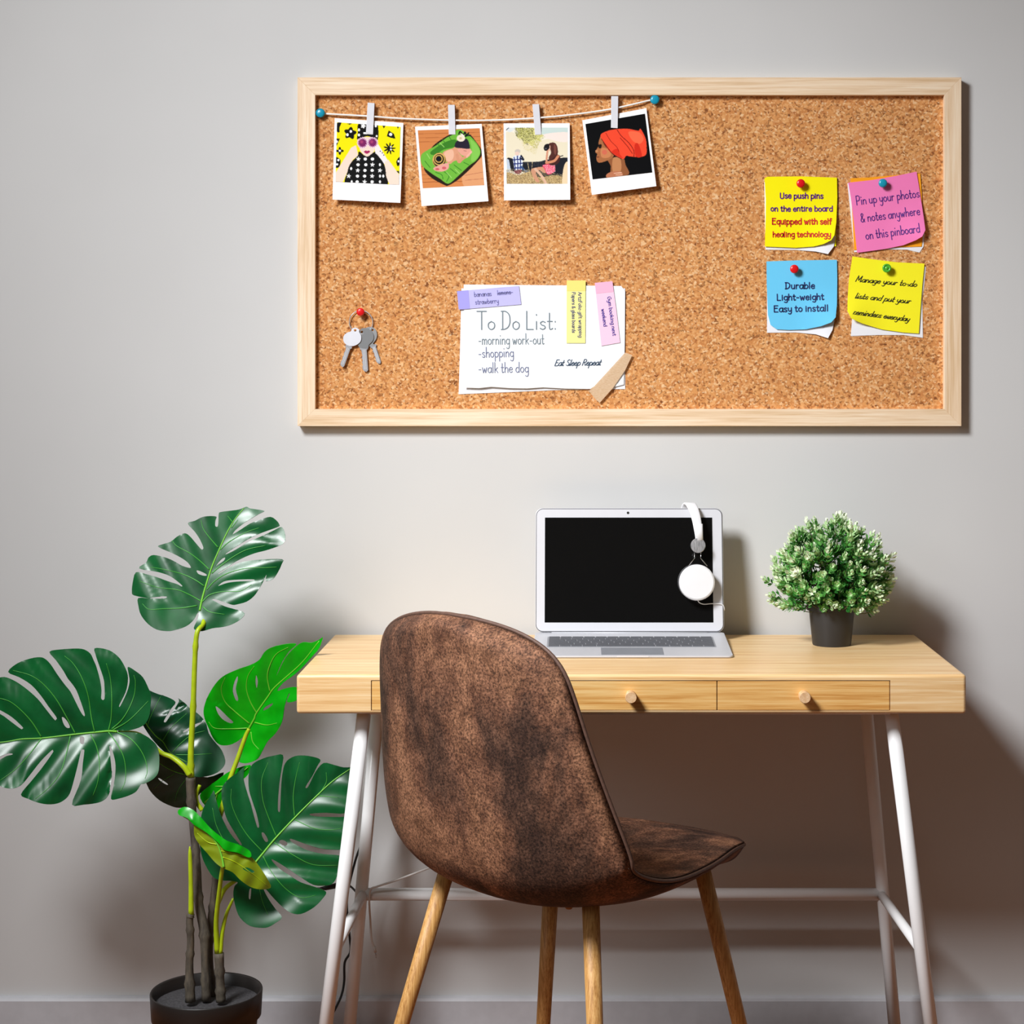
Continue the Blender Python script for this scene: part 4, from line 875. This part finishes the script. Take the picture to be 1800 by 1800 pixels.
def stem(name, pts, ys, rs, mat, k=6, parent=plant, knots=0):
    A = crv([(x, y, d, r) for (x, y), d, r in zip(pts, ys, rs)], k); R2 = random.Random(int(pts[0][0]))
    rad = [a[3] for a in A]
    if knots:
        for i in range(3, len(A) - 2, knots): rad[i] *= 1.25
    return MB().tube([P(a[0], a[1], a[2]) for a in A], rad, 12).build(name, mat, parent, smooth=True)
def yy(v, n): return [v] * n
stem('cane', C3([(426, 1622), (418, 1350), (428, 1150), (420, 980), (432, 928)]), yy(-.335, 5), [.009, .0068, .0062, .0062, .006], 'cane', knots=6)
stem('stalk', C3([(432, 935), (430, 700), (424, 470), (421, 395)]), yy(-.335, 4), [.0048, .004, .0034, .001], 'petiole')
stem('cane', C3([(552, 1612), (540, 1300), (535, 1060), (492, 840), (478, 560), (455, 300), (432, 0), (428, -150)]), [-.32, -.32, -.315, -.31, -.305, -.30, -.30, -.30], [.0082, .0065, .0085, .0075, .0068, .0068, .0078, .0082], 'cane', knots=8)
stem('cane', C3([(600, 1600), (575, 1300), (580, 1060), (605, 840), (625, 650), (640, 500)]), yy(-.285, 6), [.0075, .007, .0065, .006, .0055, .005], 'cane', knots=7)
stem('cane', C3([(668, 1622), (660, 1450), (652, 1240)]), yy(-.33, 3), [.0085, .0075, .0085], 'cane', knots=5)
stem('stalk', C3([(640, 1235), (630, 1000), (652, 780), (678, 575), (690, 520)]), [-.33, -.34, -.36, -.385, -.39], [.0052, .0042, .0038, .0034, .003], 'petiole')
stem('stalk', C3([(662, 1240), (678, 1080), (712, 930), (765, 808)]), yy(-.33, 4), [.0042, .0036, .003, .0022], 'petiole')
stem('stalk', C2([(432, 1195), (430, 1000), (448, 640), (460, 300), (478, 60), (530, -20)]) + CA([(690, 905)]), [-.30, -.30, -.30, -.30, -.30, -.285, -.262], [.0058, .0052, .0047, .0044, .0042, .0036, .003], 'petiole', knots=9)
stem('stalk', C2([(420, 1180), (370, 1110), (280, 1040), (180, 995)]) + C1([(1300, 1010), (1100, 985)]), [-.305, -.305, -.30, -.30, -.31, -.315], [.005, .0046, .0042, .0038, .003, .0025], 'petiole')
stem('stalk', C2([(520, 1460), (480, 1400), (475, 1330), (500, 1260)]), yy(-.292, 4), [.004, .0036, .0032, .003], 'petiole')
stem('stalk', C2([(640, 1560), (690, 1400), (745, 1200), (800, 1050), (860, 880), (890, 815)]), [-.285, -.28, -.275, -.27, -.268, -.268], [.005, .0048, .0044, .004, .0036, .003], 'petiole')
stem('stalk', C2([(900, 1930), (790, 2010), (700, 2080), (640, 2200)]), [-.315, -.30, -.29, -.285], [.003, .0034, .004, .0045], 'petiole')
def leafY(mid, y0, gx, gy, fold, curl, amp, per, k=.9, ph=0.0):
    m = crv(mid, 5); seg = np.diff(m, axis=0); L = np.hypot(seg[:, 0], seg[:, 1]); cum = np.concatenate([[0], np.cumsum(L)]); c = m.mean(0)
    def f(px, py):
        d = np.array([px, py]) - m[:-1]; t = np.clip((d * seg).sum(1) / np.maximum(L ** 2, 1e-9), 0, 1); q = m[:-1] + seg * t[:, None]
        ds = np.hypot(px - q[:, 0], py - q[:, 1]); i = int(ds.argmin()); a = ds[i]; s = cum[i] + t[i] * L[i]
        return y0 + gx * (px - c[0]) / 1000 + gy * (py - c[1]) / 1000 + (fold * a + curl * a * a / 100) / 1000 + amp / 1000 * a / (a + 25) * math.sin(2 * math.pi * (s - k * a) / per + ph)
    return f
def leaf(out, holes, mid, veins, Yf, mat, vmat, label=None, grid=4.0, vr=.0011, mr=.0020):
    o = sheet('leaf', smo(out, 3), Yf, mat, plant, holes=[smo(h, 3) for h in holes], grid=grid, thick=-.0009 if False else .0009)
    if label: o['label'] = label
    def run(pts, r):
        A = crv(pts, 8); n = len(A)
        return [P(x, y, Yf(x, y) - .0003) for x, y in A], [r * (1 - .65 * i / (n - 1)) for i in range(n)]
    a, b = run(mid, mr); MB().tube(a, b, 8).build('midrib', 'vein', o, smooth=True)
    vb = MB()
    for v in veins: a, b = run(v, vr); vb.tube(a, b, 6)
    vb.build('veins', vmat, o, smooth=True)
    return o
# leaf A, the topmost
outA = CA([(665, 930), (630, 990), (570, 1040), (480, 1070), (420, 1077), (340, 1065), (270, 1020), (215, 950), (195, 880), (193, 815), (275, 820), (160, 795), (143, 765), (150, 690), (175, 612), (250, 625), (340, 650), (420, 680), (500, 705), (535, 724), (540, 715), (500, 680), (440, 640), (350, 610), (200, 580), (255, 535), (275, 495), (315, 475), (400, 492), (470, 520), (540, 560), (600, 577), (608, 568), (580, 530), (520, 490), (440, 450), (350, 410), (380, 392), (450, 370), (500, 330), (560, 303), (600, 325), (640, 370), (690, 428), (705, 428), (707, 410), (680, 350), (640, 290), (585, 225), (640, 205), (700, 175), (760, 167), (812, 172), (805, 200), (803, 245), (822, 248), (828, 200), (830, 150), (845, 135), (920, 125), (990, 115), (1050, 93), (1080, 107), (1190, 125), (1150, 150), (1080, 190), (1020, 230), (960, 280), (940, 310), (950, 307), (1010, 270), (1080, 225), (1160, 195), (1240, 173), (1290, 205), (1310, 235), (1305, 250), (1240, 275), (1170, 300), (1110, 325), (1060, 350), (980, 400), (888, 462), (895, 467), (960, 435), (1060, 375), (1120, 347), (1200, 312), (1270, 278), (1325, 253), (1350, 290), (1357, 340), (1345, 380), (1290, 410), (1200, 440), (1120, 460), (1040, 490), (960, 530), (900, 570), (828, 618), (835, 624), (900, 582), (980, 542), (1060, 522), (1180, 510), (1332, 508), (1330, 545), (1300, 610), (1260, 665), (1215, 680), (1200, 672), (1207, 632), (1180, 690), (1150, 740), (1110, 800), (1050, 845), (980, 865), (940, 870), (880, 850), (800, 822), (778, 828), (800, 842), (880, 882), (960, 905), (1035, 935), (1000, 985), (930, 1025), (860, 1045), (780, 1055), (700, 1078), (650, 1070), (633, 1050), (660, 990), (672, 950)])
midA = CA([(680, 915), (700, 820), (740, 680), (780, 560), (835, 430), (900, 290), (960, 190), (1030, 105)])
YA = leafY(midA, -.25, -.02, -.28, -.12, .10, 3, 60)
leaf(outA, [CA(h) for h in ([(655, 597), (690, 605), (735, 630), (720, 640), (670, 625)], [(808, 560), (850, 510), (880, 495), (870, 520), (825, 550)], [(826, 718), (870, 685), (950, 672), (1105, 668), (1090, 680), (980, 685), (900, 695), (840, 715)], [(283, 817), (370, 802), (420, 805), (395, 820)])],
     midA, [CA(v) for v in ([(690, 840), (600, 790), (500, 750), (340, 730), (200, 680)], [(715, 720), (640, 670), (540, 625), (400, 590), (290, 570)], [(755, 590), (680, 520), (600, 460), (500, 405), (460, 360)], [(825, 415), (760, 340), (710, 270), (690, 200)], [(660, 875), (530, 895), (400, 900), (280, 905), (225, 860)], [(940, 215), (900, 165)],
      [(700, 845), (760, 790), (860, 765), (1000, 760), (1090, 710)], [(735, 750), (800, 680), (900, 620), (1050, 580), (1200, 575), (1290, 570)], [(775, 620), (860, 550), (960, 480), (1060, 430), (1200, 400)], [(840, 435), (900, 380), (980, 330), (1060, 290), (1150, 260)], [(930, 260), (980, 200)], [(705, 885), (760, 925), (880, 945)])], YA, 'leaf', 'vein_soft')
# leaf B, the big one at the left, running out of the frame
outB = C1([(1090, 975), (1200, 975), (1330, 930), (1385, 850), (1400, 750), (1405, 650), (1380, 580), (1330, 480), (1260, 420), (1190, 382), (1197, 450), (1205, 520), (1180, 620), (1120, 745), (1112, 735), (1168, 620), (1190, 520), (1182, 430), (1120, 310), (1040, 240), (960, 212), (880, 210), (890, 270), (905, 320), (960, 480), (972, 560), (972, 680), (942, 678), (945, 600), (930, 500), (895, 380), (868, 318), (840, 260), (780, 220), (700, 212), (560, 220), (460, 242), (520, 320), (590, 420), (630, 490), (670, 540), (715, 610), (770, 760), (790, 828), (778, 838), (745, 790), (700, 700), (655, 612), (600, 545), (530, 450), (470, 360), (420, 310), (370, 292), (280, 305), (160, 350), (75, 430), (180, 480), (290, 550), (380, 650), (450, 750), (524, 850), (520, 874), (505, 872), (430, 780), (350, 680), (250, 590), (150, 520), (60, 480), (0, 480), (-120, 505), (-220, 590), (-260, 690), (-150, 710), (0, 785), (110, 850), (208, 940), (208, 958), (190, 957), (100, 890), (0, 820), (-150, 770), (-280, 800), (-350, 900), (-380, 1000), (-430, 1090), (-330, 1150), (-240, 1230), (-120, 1300), (0, 1245), (60, 1212), (112, 1200), (112, 1188), (60, 1190), (-20, 1225), (-130, 1270), (-200, 1330), (-120, 1420), (0, 1490), (60, 1510), (130, 1512), (200, 1480), (270, 1400), (380, 1260), (480, 1160), (494, 1165), (490, 1182), (400, 1310), (280, 1460), (195, 1570), (260, 1610), (350, 1645), (440, 1662), (530, 1655), (600, 1620), (650, 1560), (690, 1430), (730, 1270), (755, 1160), (775, 1152), (785, 1165), (770, 1290), (760, 1400), (730, 1500), (670, 1665), (780, 1665), (900, 1650), (970, 1620), (1010, 1570), (1030, 1480), (1040, 1380), (1030, 1250), (1016, 1125), (1032, 1125), (1060, 1210), (1075, 1300), (1070, 1400), (1055, 1500), (1033, 1612), (1100, 1610), (1200, 1580), (1270, 1540), (1310, 1475), (1340, 1470), (1420, 1430), (1470, 1370), (1482, 1280), (1480, 1200), (1465, 1130), (1430, 1080), (1350, 1020), (1250, 992), (1090, 988)])
midB = C1([(1090, 985), (1010, 980), (900, 990), (700, 1010), (400, 1045), (200, 1055), (0, 1085), (-400, 1095)])
YBf = leafY(midB, -.345, .15, -.22, -.24, .10, 4, 70, ph=1)
leaf(outB, [C1(h) for h in ([(575, 855), (595, 855), (630, 895), (650, 940), (640, 952), (615, 945), (590, 910)], [(745, 1035), (780, 1035), (785, 1070), (778, 1100), (755, 1100), (743, 1075)])], midB,
     [C1(v) for v in ([(1040, 960), (1130, 880), (1200, 770), (1250, 640), (1260, 520), (1245, 460)], [(1010, 975), (1035, 850), (1040, 650), (1025, 480), (990, 350)], [(880, 985), (850, 850), (820, 650), (760, 480), (680, 350), (600, 280)], [(700, 1000), (620, 850), (520, 680), (400, 540), (280, 460), (120, 415)], [(385, 1035), (300, 900), (200, 790), (100, 710), (0, 675), (-150, 640)],
      [(385, 1050), (270, 1200), (150, 1330), (0, 1440)], [(655, 1025), (620, 1180), (560, 1370), (460, 1500), (330, 1610)], [(845, 1015), (900, 1130), (925, 1280), (910, 1450), (865, 1580)], [(1010, 990), (1090, 1100), (1150, 1220), (1170, 1350), (1160, 1460), (1120, 1540)], [(1090, 990), (1200, 1040), (1290, 1130), (1350, 1240), (1370, 1350), (1350, 1420)], [(1050, 970), (1200, 880), (1380, 700)])], YBf, 'leaf', 'vein_soft')
# leaves C and D, behind the stalk
outC = C2([(60, 480), (100, 510), (170, 540), (240, 562), (308, 603), (270, 660), (218, 748), (224, 764), (237, 755), (280, 690), (335, 600), (328, 573), (380, 610), (420, 650), (480, 690), (530, 740), (525, 757), (460, 780), (373, 832), (380, 842), (470, 800), (542, 760), (570, 850), (620, 920), (670, 980), (700, 1060), (690, 1110), (640, 1160), (560, 1190), (480, 1195), (400, 1170), (270, 1040), (180, 960), (90, 850), (20, 700)])
midC = C2([(60, 740), (85, 790), (150, 870), (210, 920), (270, 1005), (400, 1080)])
YC = leafY(midC, -.24, .05, -.3, -.10, .1, 3, 50)
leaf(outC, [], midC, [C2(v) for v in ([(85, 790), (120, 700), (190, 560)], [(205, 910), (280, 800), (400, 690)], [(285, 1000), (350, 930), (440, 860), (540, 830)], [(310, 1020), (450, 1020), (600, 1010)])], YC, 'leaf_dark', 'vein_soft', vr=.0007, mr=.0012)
outD = C2([(0, 860), (180, 990), (300, 1060), (420, 1160), (560, 1200), (690, 1160), (640, 1240), (560, 1290), (500, 1330), (430, 1420), (340, 1440), (270, 1425), (180, 1380), (110, 1310), (75, 1240), (20, 1100)])
midD = C2([(520, 1180), (400, 1180), (250, 1130), (60, 1000)])
YD = leafY(midD, -.215, 0, .25, .12, .1, 3, 50)
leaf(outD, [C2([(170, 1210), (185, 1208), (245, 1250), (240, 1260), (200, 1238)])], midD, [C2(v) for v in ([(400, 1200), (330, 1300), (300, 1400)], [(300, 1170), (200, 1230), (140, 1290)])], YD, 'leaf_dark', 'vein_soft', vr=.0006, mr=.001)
# leaf E, bright green
outE = C2([(874, 836), (830, 890), (760, 935), (690, 947), (640, 930), (600, 880), (570, 810), (540, 740), (530, 670), (550, 590), (590, 510), (640, 440), (700, 390), (800, 345), (900, 310), (970, 270), (1010, 210), (1060, 175), (1150, 150), (1240, 140), (1262, 152), (1210, 200), (1150, 290), (1105, 400), (1180, 250), (1265, 160), (1320, 130), (1380, 135), (1440, 112), (1472, 92), (1455, 150), (1435, 190), (1400, 230), (1300, 340), (1230, 400), (1160, 450), (1112, 515), (1180, 494), (1262, 486), (1280, 540), (1262, 592), (1190, 603), (1212, 540), (1200, 545), (1170, 640), (1150, 760), (1100, 850), (1040, 910), (1000, 980), (960, 1050), (900, 1080), (840, 1087), (800, 1060), (805, 980), (840, 900), (882, 836)])
midE = C2([(882, 825), (930, 740), (950, 690), (1040, 560), (1100, 480), (1300, 300), (1445, 120)])
YE = leafY(midE, -.235, -.4, .12, -.35, .1, 2.5, 60, k=1.2)
leaf(outE, [C2(h) for h in ([(625, 637), (640, 690), (680, 740), (735, 770), (765, 762), (720, 720), (660, 660)], [(797, 400), (772, 450), (760, 520), (785, 590), (805, 582), (785, 500), (800, 430)], [(945, 390), (940, 450), (950, 495), (960, 440)], [(1075, 612), (1020, 640), (1000, 670), (1040, 655), (1070, 630)])], midE,
     [C2(v) for v in ([(895, 775), (780, 680), (700, 600), (670, 500), (700, 410)], [(950, 690), (900, 600), (870, 500), (880, 400), (930, 320)], [(1055, 520), (1035, 400), (1060, 300), (1110, 220), (1200, 170)], [(880, 810), (750, 815), (620, 810), (570, 760)], [(935, 765), (1030, 785), (1110, 770)], [(905, 840), (920, 920), (970, 980)])], YE, 'leaf_bright', 'vein', 'bright yellow green young leaf beside the desk', grid=3.5)
# small bright leaf H behind F
outH = C2([(500, 1340), (560, 1280), (640, 1220), (740, 1150), (900, 1100), (880, 1180), (800, 1250), (720, 1350), (690, 1450), (650, 1475), (600, 1430), (540, 1420)])
midH = C2([(540, 1400), (640, 1320), (760, 1220), (880, 1120)])
leaf(outH, [], midH, [C2([(640, 1320), (620, 1400)]), C2([(700, 1270), (620, 1270)])], leafY(midH, -.255, 0, .1, .1, .1, 3, 40), 'leaf_bright', 'vein', 'small bright leaf behind the big lower leaf')
# leaf F, lower right
outF = C2([(930, 1085), (1000, 1050), (1080, 1028), (1158, 1022), (1150, 1120), (1130, 1250), (1118, 1400), (1120, 1465), (1135, 1463), (1140, 1350), (1150, 1200), (1175, 1090), (1230, 1040), (1300, 1025), (1390, 1035), (1455, 1060), (1430, 1110), (1390, 1190), (1338, 1272), (1350, 1282), (1375, 1240), (1420, 1150), (1480, 1085), (1560, 1100), (1640, 1120), (1710, 1116), (1725, 1122), (1720, 1200), (1700, 1300), (1690, 1400), (1660, 1482), (1500, 1480), (1380, 1486), (1378, 1500), (1450, 1510), (1600, 1513), (1655, 1518), (1650, 1600), (1640, 1700), (1620, 1765), (1550, 1770), (1450, 1760), (1320, 1720), (1222, 1685), (1218, 1702), (1260, 1730), (1350, 1775), (1480, 1805), (1615, 1820), (1605, 1880), (1595, 1950), (1560, 2030), (1500, 2055), (1400, 2050), (1300, 1990), (1180, 1910), (1080, 1850), (1073, 1862), (1130, 1920), (1220, 1980), (1300, 2030), (1420, 2070), (1500, 2105), (1470, 2160), (1400, 2230), (1300, 2280), (1220, 2270), (1150, 2220), (1080, 2150), (1022, 2083), (1008, 2092), (1050, 2170), (1100, 2240), (1150, 2305), (1100, 2350), (1050, 2380), (1000, 2390), (900, 2375), (820, 2310), (785, 2230), (765, 2130), (775, 2060), (800, 2030), (740, 2017), (680, 2015), (610, 1990), (560, 1920), (520, 1830), (500, 1720), (500, 1600), (512, 1500), (540, 1420), (600, 1320), (615, 1310), (640, 1420), (680, 1530), (740, 1640), (818, 1730), (830, 1722), (780, 1640), (720, 1540), (690, 1450), (672, 1350), (680, 1270), (730, 1210), (800, 1160), (850, 1120), (845, 1200), (865, 1290), (900, 1400), (930, 1510), (955, 1592), (970, 1583), (950, 1490), (920, 1400), (890, 1300), (885, 1200), (897, 1130)])
midF = C2([(930, 1885), (1000, 1800), (1100, 1680), (1250, 1520), (1400, 1370), (1550, 1230), (1700, 1125)])
YFf = leafY(midF, -.285, .12, -.24, -.20, .09, 4, 60, k=.8, ph=2)
leaf(outF, [C2(h) for h in ([(990, 1637), (1010, 1640), (1035, 1680), (1040, 1705), (1020, 1708), (997, 1672)], [(1130, 1700), (1160, 1695), (1190, 1715), (1190, 1735), (1165, 1740), (1135, 1720)], [(893, 2088), (907, 2082), (900, 2160), (888, 2150)])], midF,
     [C2(v) for v in ([(1000, 1790), (880, 1660), (800, 1530), (750, 1400), (750, 1290)], [(1105, 1665), (1050, 1530), (1000, 1380), (990, 1220), (1040, 1080)], [(1250, 1510), (1240, 1350), (1260, 1200), (1290, 1080)], [(1440, 1340), (1500, 1240), (1500, 1160)], [(1450, 1345), (1600, 1360)], [(1255, 1535), (1400, 1600), (1530, 1615), (1630, 1600)], [(1090, 1715), (1250, 1820), (1400, 1890), (1590, 1895)], [(1000, 1820), (1070, 1950), (1180, 2080), (1300, 2150), (1420, 2130)], [(955, 1890), (960, 2000), (990, 2160), (1040, 2290)], [(900, 1900), (760, 1800), (640, 1600), (600, 1440)])], YFf, 'leaf', 'vein_soft', vr=.0008)
# leaf G, curled, its olive underside towards us
outG = C3([(340, 145), (400, 165), (455, 205), (520, 250), (600, 300), (660, 360), (720, 400), (800, 440), (890, 470), (930, 500), (990, 580), (1040, 660), (1062, 722), (980, 735), (900, 715), (820, 660), (760, 600), (680, 565), (620, 520), (560, 450), (490, 370), (455, 300), (450, 220), (390, 175)])
midG = C3([(690, 560), (675, 480), (640, 380), (560, 290), (440, 190)])
YG = leafY(midG, -.40, .05, -.2, .3, .2, 2, 30)
lg = leaf(outG, [C3([(840, 572), (880, 562), (935, 595), (900, 603)])], midG, [C3([(680, 480), (780, 520), (900, 600), (1040, 710)]), C3([(660, 430), (760, 450), (880, 480)]), C3([(640, 380), (560, 360), (480, 290)])], YG, 'leaf_olive', 'petiole', 'curled leaf showing its olive underside', grid=3)
rimG = C3([(328, 112), (380, 82), (450, 108), (520, 178), (580, 245), (650, 305), (720, 352), (800, 378), (890, 425), (908, 470), (880, 482), (800, 445), (700, 425), (650, 370), (560, 290), (455, 225), (400, 170), (340, 150)])
sheet('folded_edge', smo(rimG, 3), lambda x, y: YG(x, y) - .006, 'leaf_bright', lg, grid=3, thick=.0009)
# ------------------------------------------------------------------ cables behind the left legs
def cable(name, pts, ys, r, mat, label, cat='cable', grp=None):
    A = crv([(x, y, d) for (x, y), d in zip(pts, ys)], 8)
    o = MB().tube([P(*a) for a in A], r, 8).build(name, mat, smooth=True); return tagp(o, label, cat, grp)
cable('power_cable', [(664, 1262), (655, 1320), (658, 1400), (640, 1470), (624, 1515), (610, 1580), (614, 1640), (616, 1672), (606, 1692), (605, 1725), (600, 1750), (589, 1774), (575, 1800), (566, 1830), (540, 1860), (500, 1948)], [-.08] * 10 + [-.09, -.12, -.15, -.2, -.25, -.3], .0022, 'black', 'black power cable trailing down behind the desk\'s left legs')
b = cable('plug_cable', [(555, 1562), (570, 1561), (592, 1556), (612, 1556), (626, 1568), (634, 1580)], [-.2, -.2, -.18, -.14, -.08, -.05], .002, 'black', 'short black cable with a slim connector beside the lower leaf')
A = [P(563, 1561.5, -.2), P(572, 1561, -.2), P(590, 1557, -.185), P(597, 1556, -.18)]
MB().tube(A, [.002, .0042, .005, .003], 10).build('connector', 'black', b, smooth=True)
c = cable('audio_cable', [(800, 1508), (756, 1525), (700, 1546), (664, 1558), (652, 1563), (649, 1580), (651, 1620), (653, 1650), (659, 1670)], [-.20, -.17, -.14, -.13, -.128, -.125, -.125, -.125, -.125], .0019, plain('grey_cable', (210, 206, 202), .5), 'thin pale grey cable looped over the rear crossbar of the desk')
c['label'] = 'thin pale grey cable hanging over the desk\'s rear crossbar at the left leg'
MB().tube([P(658, 1664, -.125), P(660, 1674, -.125)], .0026, 10).build('jack_sleeve', plain('grey_sleeve', (196, 190, 186), .5), c, smooth=True)
MB().tube([P(660, 1673, -.125), P(661, 1684, -.125)], [.0012, .0006], 8).build('jack_pin', 'chrome', c, smooth=True)
# ------------------------------------------------------------------ light
def look(o, t): o.rotation_euler = (Vector(t) - o.location).to_track_quat('-Z', 'Y').to_euler()
def area(name, loc, target, size, power, color=(1, 1, 1), spread=180):
    l = bpy.data.lights.new(name, 'AREA'); l.shape = 'DISK'; l.size = size; l.energy = power; l.color = color; l.spread = math.radians(spread)
    o = bpy.data.objects.new(name, l); COL.objects.link(o); o.location = loc; look(o, target); return o
def spot(aim, deg, e, loc=(-1.25, -2.0, 2.65)):
    l = bpy.data.lights.new('added_key_spot', 'SPOT'); l.energy = e; l.color = (.965, .98, 1); l.shadow_soft_size = .36; l.spot_size = math.radians(deg); l.spot_blend = 1.0
    o = bpy.data.objects.new('added_key_spot', l); COL.objects.link(o); o.location = loc; look(o, aim)
spot((1.345, 0, -.526), 71, 300); spot((.593, 0, .479), 110, 218, (-1.3, -2.0, 2.65))  # two added unseen spots, aimed and sized to shape the wall's bright falloff
area('window_light', (-2.2, -2.8, 2.0), (0, 0, 1.0), 1.2, 12, (.96, .98, 1))
w = bpy.data.worlds.new('world'); S.world = w; w.use_nodes = True; w.node_tree.nodes['Background'].inputs[0].default_value = (1, .82, .7, 1); w.node_tree.nodes['Background'].inputs[1].default_value = .09
S.view_settings.view_transform = 'Standard'; S.view_settings.look = 'None'; S.view_settings.gamma = 1; S.view_settings.use_curve_mapping = False; S.view_settings.exposure = 0.0
